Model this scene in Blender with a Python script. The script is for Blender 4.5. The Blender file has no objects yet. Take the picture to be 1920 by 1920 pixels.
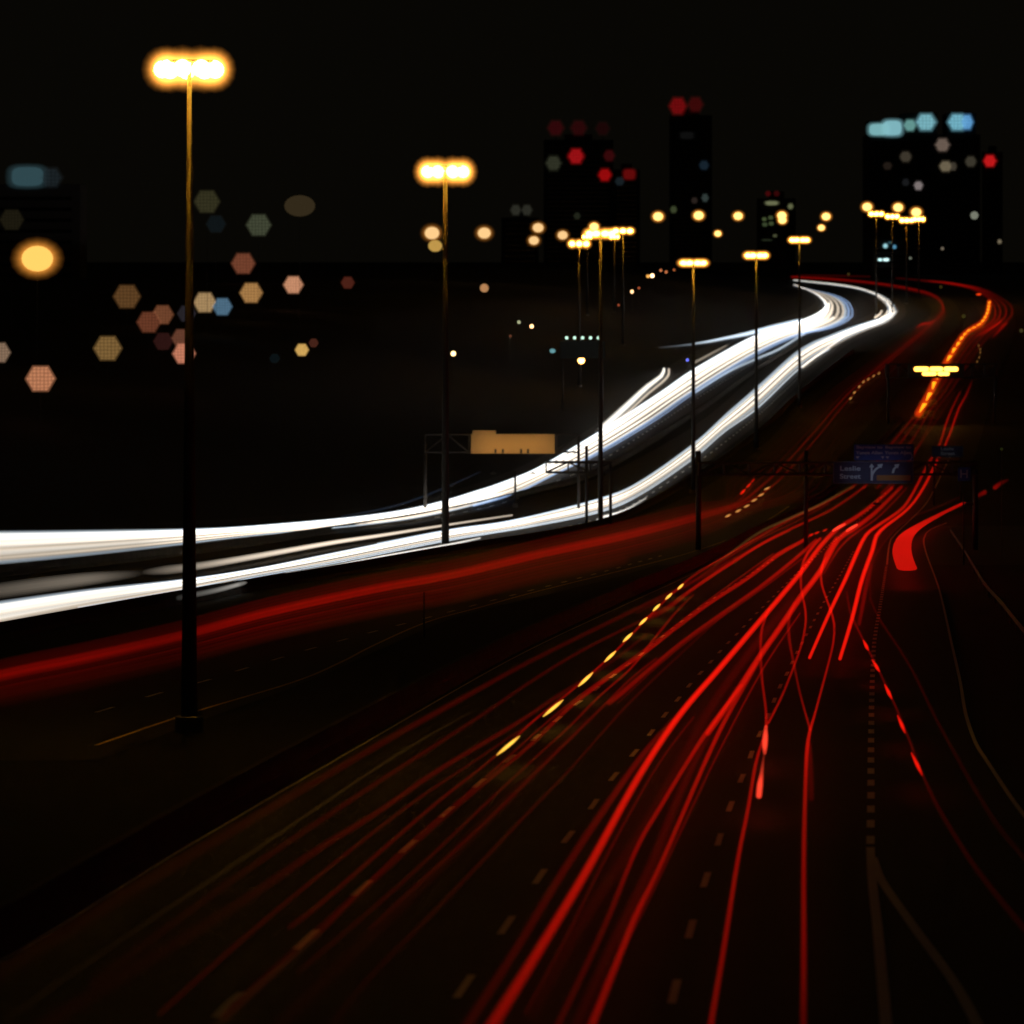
import bpy, math, random
from mathutils import Vector
random.seed(7)
C = bpy.context.scene.collection
SC = bpy.context.scene
R = math.radians

# ---------------------------------------------------------------- camera, world, exposure
F, CX, YH, HC = 7700.0, 960.0, 480.0, 14.0      # focal length and horizon in 1920-pixel units, eye height
cam = bpy.data.cameras.new('camera')
cam_ob = bpy.data.objects.new('camera', cam); C.objects.link(cam_ob)
cam_ob.location = (0, 0, HC); cam_ob.rotation_euler = (R(90), 0, 0)
cam.sensor_width = 36; cam.lens = 36 * F / 1920
cam.shift_y = -(960 - YH) / 1920.0
cam.clip_start = 1; cam.clip_end = 30000
cam.dof.use_dof = True
cam.dof.focus_distance = 190
cam.dof.aperture_fstop = 1.0
cam.dof.aperture_blades = 6
SC.camera = cam_ob
w = bpy.data.worlds.new('World'); SC.world = w; w.use_nodes = True
bg = w.node_tree.nodes['Background']
bg.inputs[0].default_value = (1.0, 0.84, 0.52, 1); bg.inputs[1].default_value = 0.0022
SC.view_settings.view_transform = 'Standard'; SC.view_settings.look = 'None'
SC.view_settings.exposure = 0; SC.view_settings.gamma = 1; SC.view_settings.use_curve_mapping = False
cy = SC.cycles
cy.use_denoising = True
try: cy.denoiser = 'OPENIMAGEDENOISE'
except Exception: pass
cy.transparent_max_bounces = 160
cy.max_bounces = 5; cy.diffuse_bounces = 2; cy.glossy_bounces = 2
cy.sample_clamp_indirect = 4
cy.use_light_tree = True

# ---------------------------------------------------------------- terrain
# (distance, image row of the road surface there): the road dips into a valley and climbs out again
PROF = [(68, 1869), (100, 1543), (150, 1312), (200, 1196.5), (250, 1127), (310, 1073.5), (380, 1032), (450, 1003),
        (513, 976), (585, 928), (665, 845), (735, 800), (812, 765), (1000, 690), (1300, 620), (1700, 570), (2500, 526),
        (3500, 513), (6000, 500), (12000, 492)]
def zraw(Y):
    if Y <= 310: return 14 - 9 - 370.0 / F * Y
    P = [(a, HC - (b - YH) * a / F) for a, b in PROF]
    for k in range(len(P) - 1):
        if Y <= P[k + 1][0]:
            (a, za), (b, zb) = P[k], P[k + 1]
            am, zm = P[k - 1]; bn, zn = P[min(k + 2, len(P) - 1)]
            ma = (zb - zm) / (b - am); mb = (zn - za) / (bn - a)
            t = (Y - a) / (b - a); h = b - a
            return ((2*t**3 - 3*t*t + 1) * za + (t**3 - 2*t*t + t) * h * ma + (-2*t**3 + 3*t*t) * zb + (t**3 - t*t) * h * mb)
    return P[-1][1]
ROWS = [-150, -60, 0, 30]
y = 40.0
while y < 12500: ROWS.append(y); y *= 1.022
ZR = [zraw(v) for v in ROWS]
import bisect
def zr(Y):
    k = max(1, min(len(ROWS) - 1, bisect.bisect_right(ROWS, Y)))
    t = (Y - ROWS[k-1]) / (ROWS[k] - ROWS[k-1])
    return ZR[k-1] + t * (ZR[k] - ZR[k-1])
def hit(px, py, h=0.0):
    """World point on the road surface plus h seen at pixel (px,py)."""
    f = lambda Y: (HC - (py - YH) * Y / F) - (zr(Y) + h)
    lo = 30.0
    k = 0
    Y = 40.0
    while Y < 12000:
        if f(Y) <= 0: break
        lo = Y; Y *= 1.015
    hi = min(Y, 12000)
    for _ in range(30):
        m = (lo + hi) / 2
        if f(m) > 0: lo = m
        else: hi = m
    return Vector(((px - CX) * hi / F, hi, zr(hi) + h))
def at(px, py, Y): return Vector(((px - CX) * Y / F, Y, HC - (py - YH) * Y / F))

def smooth(path, step=14.0):
    """Catmull-Rom through tuples of any length; first two entries are pixels."""
    out = []
    n = len(path)
    for i in range(n - 1):
        p0, p1, p2, p3 = path[max(i-1, 0)], path[i], path[i+1], path[min(i+2, n-1)]
        d = math.hypot(p2[0]-p1[0], p2[1]-p1[1])
        m = max(2, int(d / step))
        for k in range(m):
            t = k / m
            q = []
            for a, b, c, e in zip(p0, p1, p2, p3):
                q.append(0.5 * (2*b + (c-a)*t + (2*a-5*b+4*c-e)*t*t + (3*b-a-3*c+e)*t**3))
            out.append(tuple(q))
    out.append(tuple(path[-1]))
    return out

LEFT_EDGE = [(-60, 985), (200, 985), (480, 970), (700, 950), (833, 922), (965, 878), (1060, 830), (1125, 785), (1230, 690), (1300, 640),
             (1420, 610), (1480, 590), (1500, 560), (1480, 530), (1400, 516), (1200, 505)]
_le = sorted([(p.y, p.x) for p in (hit(a, b) for a, b in smooth(LEFT_EDGE, 30))])
def xleft(Y):
    if Y <= _le[0][0]: return _le[0][1] - 0.16 * (_le[0][0] - Y) * 0.8
    for k in range(len(_le) - 1):
        if Y <= _le[k+1][0]:
            t = (Y - _le[k][0]) / max(1e-6, _le[k+1][0] - _le[k][0])
            return _le[k][1] + t * (_le[k+1][1] - _le[k][1])
    return _le[-1][1]
def gz(X, Y):
    s = xleft(Y) - 14 - X
    hill = 0
    if s > 0 and Y > 300:
        hill = 13 * (1 - math.exp(-(s / 55.0) ** 1.5)) * min(1, (Y - 300) / 120.0)
        if Y > 2000: hill *= max(0, 1 - (Y - 2000) / 2500)
    return zr(Y) + hill
def hit_hill(px, py, h):
    Y = 120.0
    while Y < 9000:
        X = (px - CX) * Y / F
        if HC - (py - YH) * Y / F <= gz(X, Y) + h: return Vector((X, Y, HC - (py - YH) * Y / F))
        Y *= 1.006
    return None

# ---------------------------------------------------------------- helpers
def mesh_ob(name, verts, faces, mat, parent=None, smooth_shade=False, attr=None):
    me = bpy.data.meshes.new(name); me.from_pydata([tuple(v) for v in verts], [], faces); me.update()
    if mat: me.materials.append(mat)
    if smooth_shade:
        me.polygons.foreach_set('use_smooth', [True] * len(me.polygons))
    if attr:
        a = me.attributes.new('brightness', 'FLOAT', 'POINT'); a.data.foreach_set('value', attr)
    o = bpy.data.objects.new(name, me); C.objects.link(o)
    if parent: o.parent = parent
    return o
def tag(o, label, cat, group=None):
    o['label'] = label; o['category'] = cat
    if group: o['group'] = group
    return o
def empty(name, loc, label, cat, group=None):
    o = bpy.data.objects.new(name, None); C.objects.link(o); o.location = loc; o.empty_display_size = 0.3
    return tag(o, label, cat, group)
class MB:
    def __init__(s): s.v = []; s.f = []
    def box(s, a, b):
        n = len(s.v); (x0, y0, z0), (x1, y1, z1) = a, b
        s.v += [(x0,y0,z0),(x1,y0,z0),(x1,y1,z0),(x0,y1,z0),(x0,y0,z1),(x1,y0,z1),(x1,y1,z1),(x0,y1,z1)]
        s.f += [tuple(n+i for i in q) for q in ((0,3,2,1),(4,5,6,7),(0,1,5,4),(1,2,6,5),(2,3,7,6),(3,0,4,7))]
        return s
    def rod(s, p, q, r0, r1=None, n=8):
        r1 = r0 if r1 is None else r1
        p, q = Vector(p), Vector(q); d = (q - p).normalized()
        u = d.cross(Vector((0, 0, 1)) if abs(d.z) < .9 else Vector((1, 0, 0))).normalized(); v = d.cross(u)
        b = len(s.v)
        for c, r in ((p, r0), (q, r1)):
            for k in range(n):
                a = 2*math.pi*k/n; s.v.append(c + u*math.cos(a)*r + v*math.sin(a)*r)
        for k in range(n): s.f.append((b+k, b+(k+1)%n, b+n+(k+1)%n, b+n+k))
        s.f.append(tuple(b+k for k in reversed(range(n)))); s.f.append(tuple(b+n+k for k in range(n)))
        return s
    def blob(s, c, rx, ry, rz, nu=14, nv=8):
        b = len(s.v); c = Vector(c)
        s.v.append(c + Vector((0, 0, -rz)))
        for j in range(1, nv):
            t = -math.pi/2 + math.pi*j/nv
            for i in range(nu):
                a = 2*math.pi*i/nu
                s.v.append(c + Vector((rx*math.cos(t)*math.cos(a), ry*math.cos(t)*math.sin(a), rz*math.sin(t))))
        s.v.append(c + Vector((0, 0, rz)))
        for i in range(nu): s.f.append((b, b+1+(i+1)%nu, b+1+i))
        for j in range(nv-2):
            o = b+1+j*nu
            for i in range(nu): s.f.append((o+i, o+(i+1)%nu, o+nu+(i+1)%nu, o+nu+i))
        o = b+1+(nv-2)*nu; t = len(s.v)-1
        for i in range(nu): s.f.append((o+i, o+(i+1)%nu, t))
        return s
    def build(s, name, mat, parent=None, sm=False):
        o = mesh_ob(name, s.v, s.f, mat, None, sm)
        if parent:
            o.parent = parent
            o.matrix_parent_inverse.identity()
            L = parent.location if parent.parent is None else parent.matrix_world.translation
            o.location = -L
        return o

_mats = {}
def diffuse(name, col, rough=0.8, noise=0.0, scale=1.0, metal=0.0):
    if name in _mats: return _mats[name]
    m = bpy.data.materials.new(name); m.use_nodes = True; nt = m.node_tree
    b = nt.nodes['Principled BSDF']; b.inputs['Roughness'].default_value = rough; b.inputs['Metallic'].default_value = metal
    b.inputs['Base Color'].default_value = (*col, 1)
    if noise:
        tc = nt.nodes.new('ShaderNodeNewGeometry'); n = nt.nodes.new('ShaderNodeTexNoise'); n.inputs['Scale'].default_value = scale
        n.inputs['Detail'].default_value = 6
        r = nt.nodes.new('ShaderNodeValToRGB')
        r.color_ramp.elements[0].position = .3; r.color_ramp.elements[1].position = .7
        r.color_ramp.elements[0].color = (*[c*(1-noise) for c in col], 1); r.color_ramp.elements[1].color = (*[min(1, c*(1+noise)) for c in col], 1)
        nt.links.new(tc.outputs['Position'], n.inputs['Vector']); nt.links.new(n.outputs[0], r.inputs[0]); nt.links.new(r.outputs[0], b.inputs['Base Color'])
    _mats[name] = m; return m
def glow(name, col, s):
    """Opaque lamp surface."""
    if name in _mats: return _mats[name]
    m = bpy.data.materials.new(name); m.use_nodes = True; nt = m.node_tree; nt.nodes.clear()
    e = nt.nodes.new('ShaderNodeEmission'); e.inputs[0].default_value = (*col, 1); e.inputs[1].default_value = s
    o = nt.nodes.new('ShaderNodeOutputMaterial'); nt.links.new(e.outputs[0], o.inputs[0]); _mats[name] = m; return m
def lattice(name, col, s, n=7.0):
    """Lamp face of many small diodes."""
    if name in _mats: return _mats[name]
    m = glow(name, col, s); nt = m.node_tree; N = nt.nodes.new; L = nt.links.new
    e = [q for q in nt.nodes if q.type == 'EMISSION'][0]
    tc = N('ShaderNodeTexCoord'); mp = N('ShaderNodeMapping'); mp.inputs['Scale'].default_value = (n, 0.001, n*.87); L(tc.outputs['Generated'], mp.inputs[0])
    v = N('ShaderNodeTexVoronoi'); v.inputs['Scale'].default_value = 1; v.inputs['Randomness'].default_value = .12; L(mp.outputs[0], v.inputs['Vector'])
    r = N('ShaderNodeMapRange'); r.inputs[1].default_value = .1; r.inputs[2].default_value = .65; r.inputs[3].default_value = 1.35*s; r.inputs[4].default_value = .5*s
    L(v.outputs['Distance'], r.inputs[0]); L(r.outputs[0], e.inputs[1]); return m
def trail_mat(name, col):
    """Light of a passing lamp: adds to what is behind it."""
    if name in _mats: return _mats[name]
    m = bpy.data.materials.new(name); m.use_nodes = True; nt = m.node_tree; nt.nodes.clear()
    N = nt.nodes.new; L = nt.links.new
    e = N('ShaderNodeEmission'); e.inputs[0].default_value = (*col, 1)
    a = N('ShaderNodeAttribute'); a.attribute_name = 'brightness'; L(a.outputs['Fac'], e.inputs[1])
    t = N('ShaderNodeBsdfTransparent'); ad = N('ShaderNodeAddShader'); L(t.outputs[0], ad.inputs[0]); L(e.outputs[0], ad.inputs[1])
    o = N('ShaderNodeOutputMaterial'); L(ad.outputs[0], o.inputs[0])
    _mats[name] = m; return m

T_RED = trail_mat('tail_light', (1.0, 0.009, 0.003)); T_DRED = trail_mat('deep_tail_light', (1.0, 0.008, 0.004))
T_WARM = trail_mat('warm_headlight', (1.0, 0.84, 0.66)); T_COOL = trail_mat('cool_headlight', (0.72, 0.86, 1.0)); T_WHITE = trail_mat('white_headlight', (1.0, 0.95, 0.86))
T_BLUE = trail_mat('blue_headlight', (0.40, 0.60, 1.0)); T_AMB = trail_mat('amber_indicator', (1.0, 0.52, 0.06)); T_TAN = trail_mat('tan_marker', (1.0, 0.42, 0.10))
T_ORNG = trail_mat('orange_marker', (1.0, 0.05, 0.004)); T_ORG = trail_mat('yellow_board_light', (1.0, 0.42, 0.01)); T_PINK = trail_mat('brake_light', (1.0, 0.055, 0.025))

def trail(path, mat, label, name='light_trail', cat='light trail', group=None, h=0.7, taper=False, parent=None, sides=10, flat=False):
    """path: (px, py, width_px, brightness). A round streak of light at lamp height over the road."""
    pts = smooth(path)
    P = [hit(p[0], p[1], h) for p in pts]
    Rr = [max(0.2, p[2]) * q.y / F / 2 for p, q in zip(pts, P)]
    I = [max(0.0, p[3]) * 0.5 for p in pts]
    keep = [0]
    for k in range(1, len(P)):
        if (P[k] - P[keep[-1]]).length > 0.25: keep.append(k)
    P = [P[k] for k in keep]; Rr = [Rr[k] for k in keep]; I = [I[k] for k in keep]
    n = len(P)
    if n < 2: return None
    V, FA, A = [], [], []
    def ring(c, d, r, i):
        u = d.cross(Vector((0, 0, 1))).normalized(); v = u.cross(d).normalized()
        for k in range(sides):
            a = 2*math.pi*k/sides; V.append(c + u*math.cos(a)*r + v*math.sin(a)*r*(.22 if flat else 1)); A.append(i)
    d0 = (P[1]-P[0]).normalized(); d1 = (P[-1]-P[-2]).normalized()
    D = [(P[min(k+1, n-1)] - P[max(k-1, 0)]).normalized() for k in range(n)]
    SH = ((1.0, 1.0),) if flat else ((1.0, .22), (.8, .28), (.58, .28), (.34, .22))
    ex, er = (.02, .97) if flat else (.4, .6)
    for f, wgt in SH:       # light core inside dimmer sleeves
        b0 = len(V)
        ring(P[0] - d0*Rr[0]*ex*f, d0, Rr[0]*f*er, I[0]*wgt)
        for k in range(n): ring(P[k], D[k], Rr[k]*f, I[k]*wgt)
        ring(P[-1] + d1*Rr[-1]*ex*f, d1, Rr[-1]*f*er, I[-1]*wgt)
        m = n + 2
        for j in range(m-1):
            for k in range(sides):
                a, b = b0+j*sides+k, b0+j*sides+(k+1) % sides
                FA.append((a, b, b+sides, a+sides))
        FA.append(tuple(reversed(range(b0, b0+sides)))); FA.append(tuple(b0+(m-1)*sides+k for k in range(sides)))
    o = mesh_ob(name, V, FA, mat, None, True, A)
    if parent: o.parent = parent; o.location = -parent.location
    else: tag(o, label, cat, group)
    return o

# ---------------------------------------------------------------- ground and roads
M_GRASS = diffuse('verge_grass', (0.005, 0.0045, 0.002), .95, .5, .35)
M_ASPH = diffuse('asphalt', (0.015, 0.0145, 0.0135), .75, .25, 1.5)
M_POLE = diffuse('weathered_pole', (0.04, 0.036, 0.028), .7)
M_BAR = diffuse('sooty_concrete', (0.05, 0.046, 0.04), .9, .3, .8)
M_CONC = diffuse('concrete', (0.20, 0.19, 0.17), .85, .25, .8)
M_PAINT = diffuse('road_paint', (0.80, 0.78, 0.74), .6, .12, 6)
M_YELLOW = diffuse('yellow_paint', (0.75, 0.48, 0.08), .6, .15, 6)
M_STEEL = diffuse('dull_steel', (0.07, 0.065, 0.06), .6, .15, 3, .2)
M_DARK = diffuse('dark_steel', (0.045, 0.042, 0.04), .6)
M_CONC_DARK = diffuse('tower_concrete', (0.10, 0.10, 0.10), .9)

NX = 90
V, FA = [], []
for Y, z in zip(ROWS, ZR):
    for k in range(NX + 1):
        u = -1 + 2*k/NX
        X = (abs(u) ** 1.3) * (1 if u > 0 else -1) * (150 + 0.45 * max(0, Y))
        V.append((X, Y, gz(X, Y)))
for j in range(len(ROWS) - 1):
    for k in range(NX):
        a = j*(NX+1)+k; FA.append((a, a+1, a+NX+2, a+NX+1))
g = mesh_ob('ground', V, FA, M_GRASS, None, True); g['kind'] = 'structure'

def xs_of(path):
    L = sorted([(p.y, p.x) for p in (hit(a, b) for a, b in smooth(path, 25))])
    def f(Y):
        if Y <= L[0][0]:
            s = (L[1][1]-L[0][1]) / max(1e-6, L[1][0]-L[0][0]); return L[0][1] + s*(Y-L[0][0])
        for k in range(len(L)-1):
            if Y <= L[k+1][0]:
                t = (Y-L[k][0]) / max(1e-6, L[k+1][0]-L[k][0]); return L[k][1]+t*(L[k+1][1]-L[k][1])
        return L[-1][1]
    return f, L[0][0], L[-1][0]
def strip(name, lp, rp, mat, lift, y0=None, y1=None):
    fl, a0, a1 = xs_of(lp); fr, b0, b1 = xs_of(rp)
    y0 = y0 if y0 is not None else max(a0, b0); y1 = y1 if y1 is not None else min(a1, b1)
    ys = [y0] + [v for v in ROWS if y0 < v < y1] + [y1]
    V, FA = [], []
    for Y in ys:
        a, b = fl(Y), fr(Y)
        V += [(a, Y, zr(Y)+lift), (b, Y, zr(Y)+lift)]
    for k in range(len(ys)-1): FA.append((2*k, 2*k+1, 2*k+3, 2*k+2))
    o = mesh_ob(name, V, FA, mat); o['kind'] = 'structure'; return o

COL_L = [(-60, 1835), (35, 1784), (174, 1697), (314, 1609), (454, 1526), (670, 1400), (900, 1266), (1025, 1200), (1166, 1134), (1306, 1069), (1416, 1008), (1500, 965), (1560, 925), (1630, 862), (1700, 790), (1760, 715), (1810, 655), (1840, 615), (1830, 575), (1790, 545), (1700, 526)]
COL_R = [(2010, 1640), (1925, 1545), (1852, 1440), (1805, 1330), (1786, 1211), (1764, 1110), (1736, 1009), (1775, 960), (1800, 920), (1830, 850), (1850, 780), (1868, 715), (1890, 660), (1905, 610), (1895, 580), (1850, 552), (1760, 527)]
EXP_L = [(-60, 1215), (335, 1135), (620, 1085), (833, 1045), (1125, 990), (1300, 925), (1420, 845), (1500, 765), (1600, 680), (1660, 640), (1720, 608), (1745, 590), (1738, 568), (1690, 548), (1600, 530), (1490, 519)]
EXP_R = [(-60, 1500), (174, 1430), (355, 1360), (550, 1290), (700, 1225), (850, 1160), (1050, 1110), (1200, 1070), (1331, 1022), (1440, 975), (1520, 915), (1600, 830), (1680, 740), (1750, 660), (1800, 610), (1795, 575), (1760, 550), (1660, 530), (1560, 519)]
WEX_L = [(-60, 1092), (335, 1050), (620, 1005), (833, 968), (1000, 930), (1125, 895), (1300, 800), (1420, 700), (1500, 640), (1560, 618), (1620, 595), (1645, 578), (1625, 558), (1560, 540), (1470, 525)]
WEX_R = [(-60, 1205), (335, 1130), (620, 1080), (833, 1040), (1125, 985), (1300, 885), (1420, 795), (1500, 720), (1600, 640), (1680, 607), (1700, 585), (1685, 560), (1640, 541), (1560, 528), (1485, 520)]
WCO_L = [(-60, 985), (200, 985), (480, 970), (700, 950), (833, 925), (965, 880), (1060, 832), (1125, 790), (1230, 705), (1300, 660), (1420, 615), (1480, 592), (1510, 580), (1530, 565), (1515, 548), (1470, 532)]
WCO_R = [(-60, 1085), (335, 1040), (620, 998), (833, 962), (1000, 920), (1125, 880), (1300, 768), (1420, 690), (1500, 640), (1570, 620), (1605, 595), (1600, 568), (1560, 546), (1480, 528)]
strip('road', COL_L, COL_R, M_ASPH, 0.03, y0=-100)
strip('road', EXP_L, EXP_R, M_ASPH, 0.03, y0=120)
strip('road', WEX_L, WEX_R, M_ASPH, 0.034, y0=220)
strip('road', WCO_L, WCO_R, M_ASPH, 0.026, y0=330)

def ribbon(name, path, w_m, mat, y_lift=0.045, dash=None, phase=0.0, label=None):
    """Painted line along a pixel path; dash=(length, period) in metres."""
    P = [hit(a, b) for a, b in smooth(path, 10)]
    d = [0.0]
    for k in range(1, len(P)): d.append(d[-1] + (P[k]-P[k-1]).length)
    def pos(s):
        k = min(len(P)-1, max(1, bisect.bisect_right(d, s)))
        t = (s-d[k-1]) / max(1e-6, d[k]-d[k-1]); q = P[k-1].lerp(P[k], t); dr = (P[k]-P[k-1]).normalized(); return q, dr
    V, FA = [], []
    segs = [(0, d[-1])] if not dash else []
    if dash:
        s = phase
        while s < d[-1]: segs.append((max(0, s), min(d[-1], s+dash[0]))); s += dash[1]
    for a, b in segs:
        n = max(1, int((b-a)/1.5)); base = len(V)
        for k in range(n+1):
            q, dr = pos(a+(b-a)*k/n)
            ww = w_m(q) if callable(w_m) else w_m
            sd = Vector((dr.y, -dr.x, 0)).normalized()*ww/2
            for e in (q-sd, q+sd): V.append((e.x, e.y, zr(e.y)+y_lift))
        for k in range(n): FA.append((base+2*k, base+2*k+1, base+2*k+3, base+2*k+2))
    o = mesh_ob(name, V, FA, mat); o['kind'] = 'structure'; return o
LINE1 = [(855, 1876), (935, 1760), (1000, 1665), (1052, 1590), (1101, 1528), (1142, 1470), (1176, 1430), (1204, 1397), (1232, 1362), (1255, 1332), (1279, 1304), (1299, 1279), (1320, 1257), (1338, 1237), (1355, 1218), (1370, 1202), (1384, 1188), (1410, 1160), (1440, 1130), (1490, 1080), (1540, 1035), (1600, 985), (1660, 925)]
ribbon('lane_marking', LINE1, .14, M_PAINT, dash=(3, 9))
LINE2 = [(1259, 1886), (1290, 1765), (1316, 1675), (1342, 1598), (1362, 1535), (1384, 1478), (1402, 1436), (1414, 1402), (1431, 1365), (1444, 1335), (1455, 1307), (1466, 1282), (1477, 1262), (1496, 1222), (1520, 1177), (1545, 1130), (1575, 1080), (1600, 1035)]
ribbon('lane_marking', LINE2, .14, M_PAINT, dash=(3, 9))
ribbon('lane_marking', [(404, 1912), (429, 1885), (545, 1792), (669, 1677), (757, 1598), (829, 1533), (893, 1476), (944, 1434), (990, 1398), (1032, 1362), (1071, 1330), (1107, 1303), (1135, 1280), (1163, 1259), (1200, 1230), (1232, 1203), (1300, 1150), (1380, 1095), (1450, 1050)], .15, M_PAINT, dash=(3, 9))
ribbon('block_marking', [(1632, 1586), (1633, 1500), (1633, 1420), (1634, 1336), (1636, 1265), (1640, 1200), (1650, 1140), (1662, 1062)], .19, M_PAINT, dash=(2.0, 4.15))
ribbon('gore_marking', [(1662, 1930), (1655, 1850), (1645, 1740), (1636, 1660), (1632, 1592)], .19, M_PAINT)
ribbon('gore_marking', [(1834, 1930), (1790, 1850), (1720, 1752), (1676, 1690), (1650, 1650), (1637, 1612)], .19, M_PAINT, y_lift=.052)
ribbon('edge_marking', [(1930, 1545), (1894, 1496), (1852, 1432), (1845, 1421), (1830, 1397), (1811, 1342), (1800, 1279), (1785, 1211), (1762, 1110), (1732, 1011), (1775, 981)], .12, M_PAINT)
ribbon('edge_marking', [(1663, 1060), (1668, 1020), (1679, 1002), (1732, 950), (1752, 917), (1766, 888), (1790, 840)], .15, M_PAINT)
ribbon('edge_marking', [(-40, 1826), (35, 1788), (174, 1701), (314, 1613), (454, 1530), (670, 1404), (900, 1270), (1025, 1204), (1166, 1138), (1306, 1073), (1416, 1012), (1500, 969)], .08, M_PAINT)
ribbon('lane_marking', [(180, 1338), (305, 1300), (390, 1277), (450, 1258), (510, 1240), (580, 1219), (700, 1186), (800, 1160), (950, 1120), (1120, 1076), (1250, 1040)], .16, M_PAINT, dash=(3, 9))
ribbon('edge_marking', [(180, 1400), (355, 1340), (550, 1281), (640, 1243), (700, 1212), (800, 1168), (900, 1140), (1000, 1112), (1200, 1062), (1300, 1035), (1400, 998), (1480, 950)], .15, M_YELLOW)
ribbon('lane_marking', [(600, 1060), (833, 1025), (1125, 972), (1300, 872), (1420, 780), (1500, 706)], .2, M_PAINT, dash=(3, 9))
ribbon('lane_marking', [(700, 985), (833, 968), (965, 937), (1045, 902), (1125, 866), (1300, 752), (1420, 676)], .2, M_PAINT, dash=(3, 9))

def barrier(path, label, h=0.85, mat=M_BAR):
    P = [hit(a, b) for a, b in smooth(path, 14)]
    prof = [(-.32, 0), (-.28, .08), (-.14, .3), (-.1, h), (.1, h), (.14, .3), (.28, .08), (.32, 0)]
    V, FA = [], []
    for k, p in enumerate(P):
        d = (P[min(k+1, len(P)-1)]-P[max(k-1, 0)]); sd = Vector((d.y, -d.x, 0)).normalized()
        for u, z in prof:
            q = p+sd*u; V.append((q.x, q.y, zr(q.y)+z+.002))
    n = len(prof)
    for j in range(len(P)-1):
        for k in range(n-1): FA.append((j*n+k, (j+1)*n+k, (j+1)*n+k+1, j*n+k+1))
    FA.append(tuple(range(n))); FA.append(tuple((len(P)-1)*n+k for k in reversed(range(n))))
    return tag(mesh_ob('road_barrier', V, FA, mat), label, 'barrier')
barrier([(-60, 1818), (35, 1767), (174, 1680), (314, 1592), (454, 1509), (670, 1384), (900, 1254), (1025, 1190), (1166, 1124), (1306, 1061), (1416, 1001), (1500, 959), (1560, 919), (1625, 857), (1690, 790)],
        'long low concrete barrier crossing the lower left beside the near red trails')
barrier([(-60, 1212), (335, 1134), (620, 1083), (833, 1042), (1125, 987), (1300, 900), (1420, 815), (1500, 740), (1600, 660)],
        'concrete median barrier between the lower white trails and the far red trails')
barrier([(-60, 1088), (335, 1043), (620, 1001), (833, 965), (1000, 925), (1125, 886), (1300, 780), (1420, 694), (1500, 645)],
        'concrete barrier between the two bands of white trails')

# steel guard rail along the right verge
P = [hit(a, b) for a, b in smooth([(1782, 1004), (1812, 1052), (1846, 1112), (1875, 1147), (1909, 1192), (1960, 1260)], 8)]
gr = empty('guard_rail', P[0], 'thin dull guard rail running along the dark right hand verge', 'guard rail')
V, FA = [], []
for p in P:
    for z, o_ in ((.45, 0), (.52, -.05), (.6, 0), (.68, -.05), (.75, 0)): V.append((p.x+o_, p.y, p.z+z))
for j in range(len(P)-1):
    for k in range(4): FA.append((j*5+k, j*5+k+1, (j+1)*5+k+1, (j+1)*5+k))
o = mesh_ob('rail', V, FA, M_STEEL, gr); o.location = -gr.location
for p in P[::2]: MB().box((p.x+.02, p.y-.06, p.z), (p.x+.14, p.y+.06, p.z+.72)).build('post', M_STEEL, gr)

# ---------------------------------------------------------------- high-mast lamps
SOD = (1.0, 0.47, 0.035)
def mast(px, y_head, y_base, w_px, h_px, label, Y=None, n=8, L=32.0, group='high masts along the motorway', pole_r=None, hot=None, tip=.55):
    b = hit(px, y_base) if Y is None else Vector(((px-CX)*Y/F, Y, gz((px-CX)*Y/F, Y)))
    Y = b.y; top = at(px, y_head, Y); top.x = b.x
    t = empty('high_mast_lamp', b, label, 'street lamp', group)
    m = Y/F; rr = w_px*m/2; lh = h_px*m/2
    r0 = pole_r or .34
    MB().rod(b, b + Vector((0, 0, .5)), r0*1.7, r0*1.7, 12).build('base', M_CONC, t)
    MB().rod(b + Vector((0, 0, .5)), top, r0, r0*tip, 12).build('pole', M_POLE, t, True)
    fr = MB()
    ring = rr*.72
    for k in range(24):
        a, c = 2*math.pi*k/24, 2*math.pi*(k+1)/24
        fr.rod(top+Vector((ring*math.cos(a), ring*math.sin(a), lh*.5)), top+Vector((ring*math.cos(c), ring*math.sin(c), lh*.5)), .05, n=5)
    for k in range(4):
        a = math.pi*k/2+.4; fr.rod(top+Vector((0, 0, lh*.2)), top+Vector((ring*math.cos(a), ring*math.sin(a), lh*.5)), .05, n=5)
    fr.build('ring_frame', M_DARK, t)
    mat = glow('sodium_lamp_%d' % int(hot or L), SOD, hot or L)
    lr = min(rr*.30, lh*1.25)*.8
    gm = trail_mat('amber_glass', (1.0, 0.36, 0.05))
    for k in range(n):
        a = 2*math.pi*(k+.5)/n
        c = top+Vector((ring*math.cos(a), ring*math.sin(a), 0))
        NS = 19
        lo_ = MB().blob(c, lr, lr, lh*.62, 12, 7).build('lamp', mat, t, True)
        gb = MB()  # graded emissive shells paint an amber halo around the lamp
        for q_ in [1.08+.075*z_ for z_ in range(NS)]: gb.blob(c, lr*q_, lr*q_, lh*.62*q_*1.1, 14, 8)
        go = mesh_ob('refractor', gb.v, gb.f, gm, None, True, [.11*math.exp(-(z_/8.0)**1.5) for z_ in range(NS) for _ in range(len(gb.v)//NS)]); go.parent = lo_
    return t
mast(355, 130, 1372, 140, 54, 'tall high mast lamp standing nearest, at the far left of the road', n=9, L=50, pole_r=.27, tip=.24)
mast(835, 322, 1030, 100, 38, 'second high mast lamp, before the white trails left of centre', n=8, pole_r=.36)
mast(1126, 438, 985, 60, 17, 'high mast lamp amid the small cluster, foot by the lower white band', n=8, pole_r=.32)
mast(1300, 493, 925, 54, 13, 'high mast lamp just right of the bright cluster, third from the right', n=8, pole_r=.34)
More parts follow.
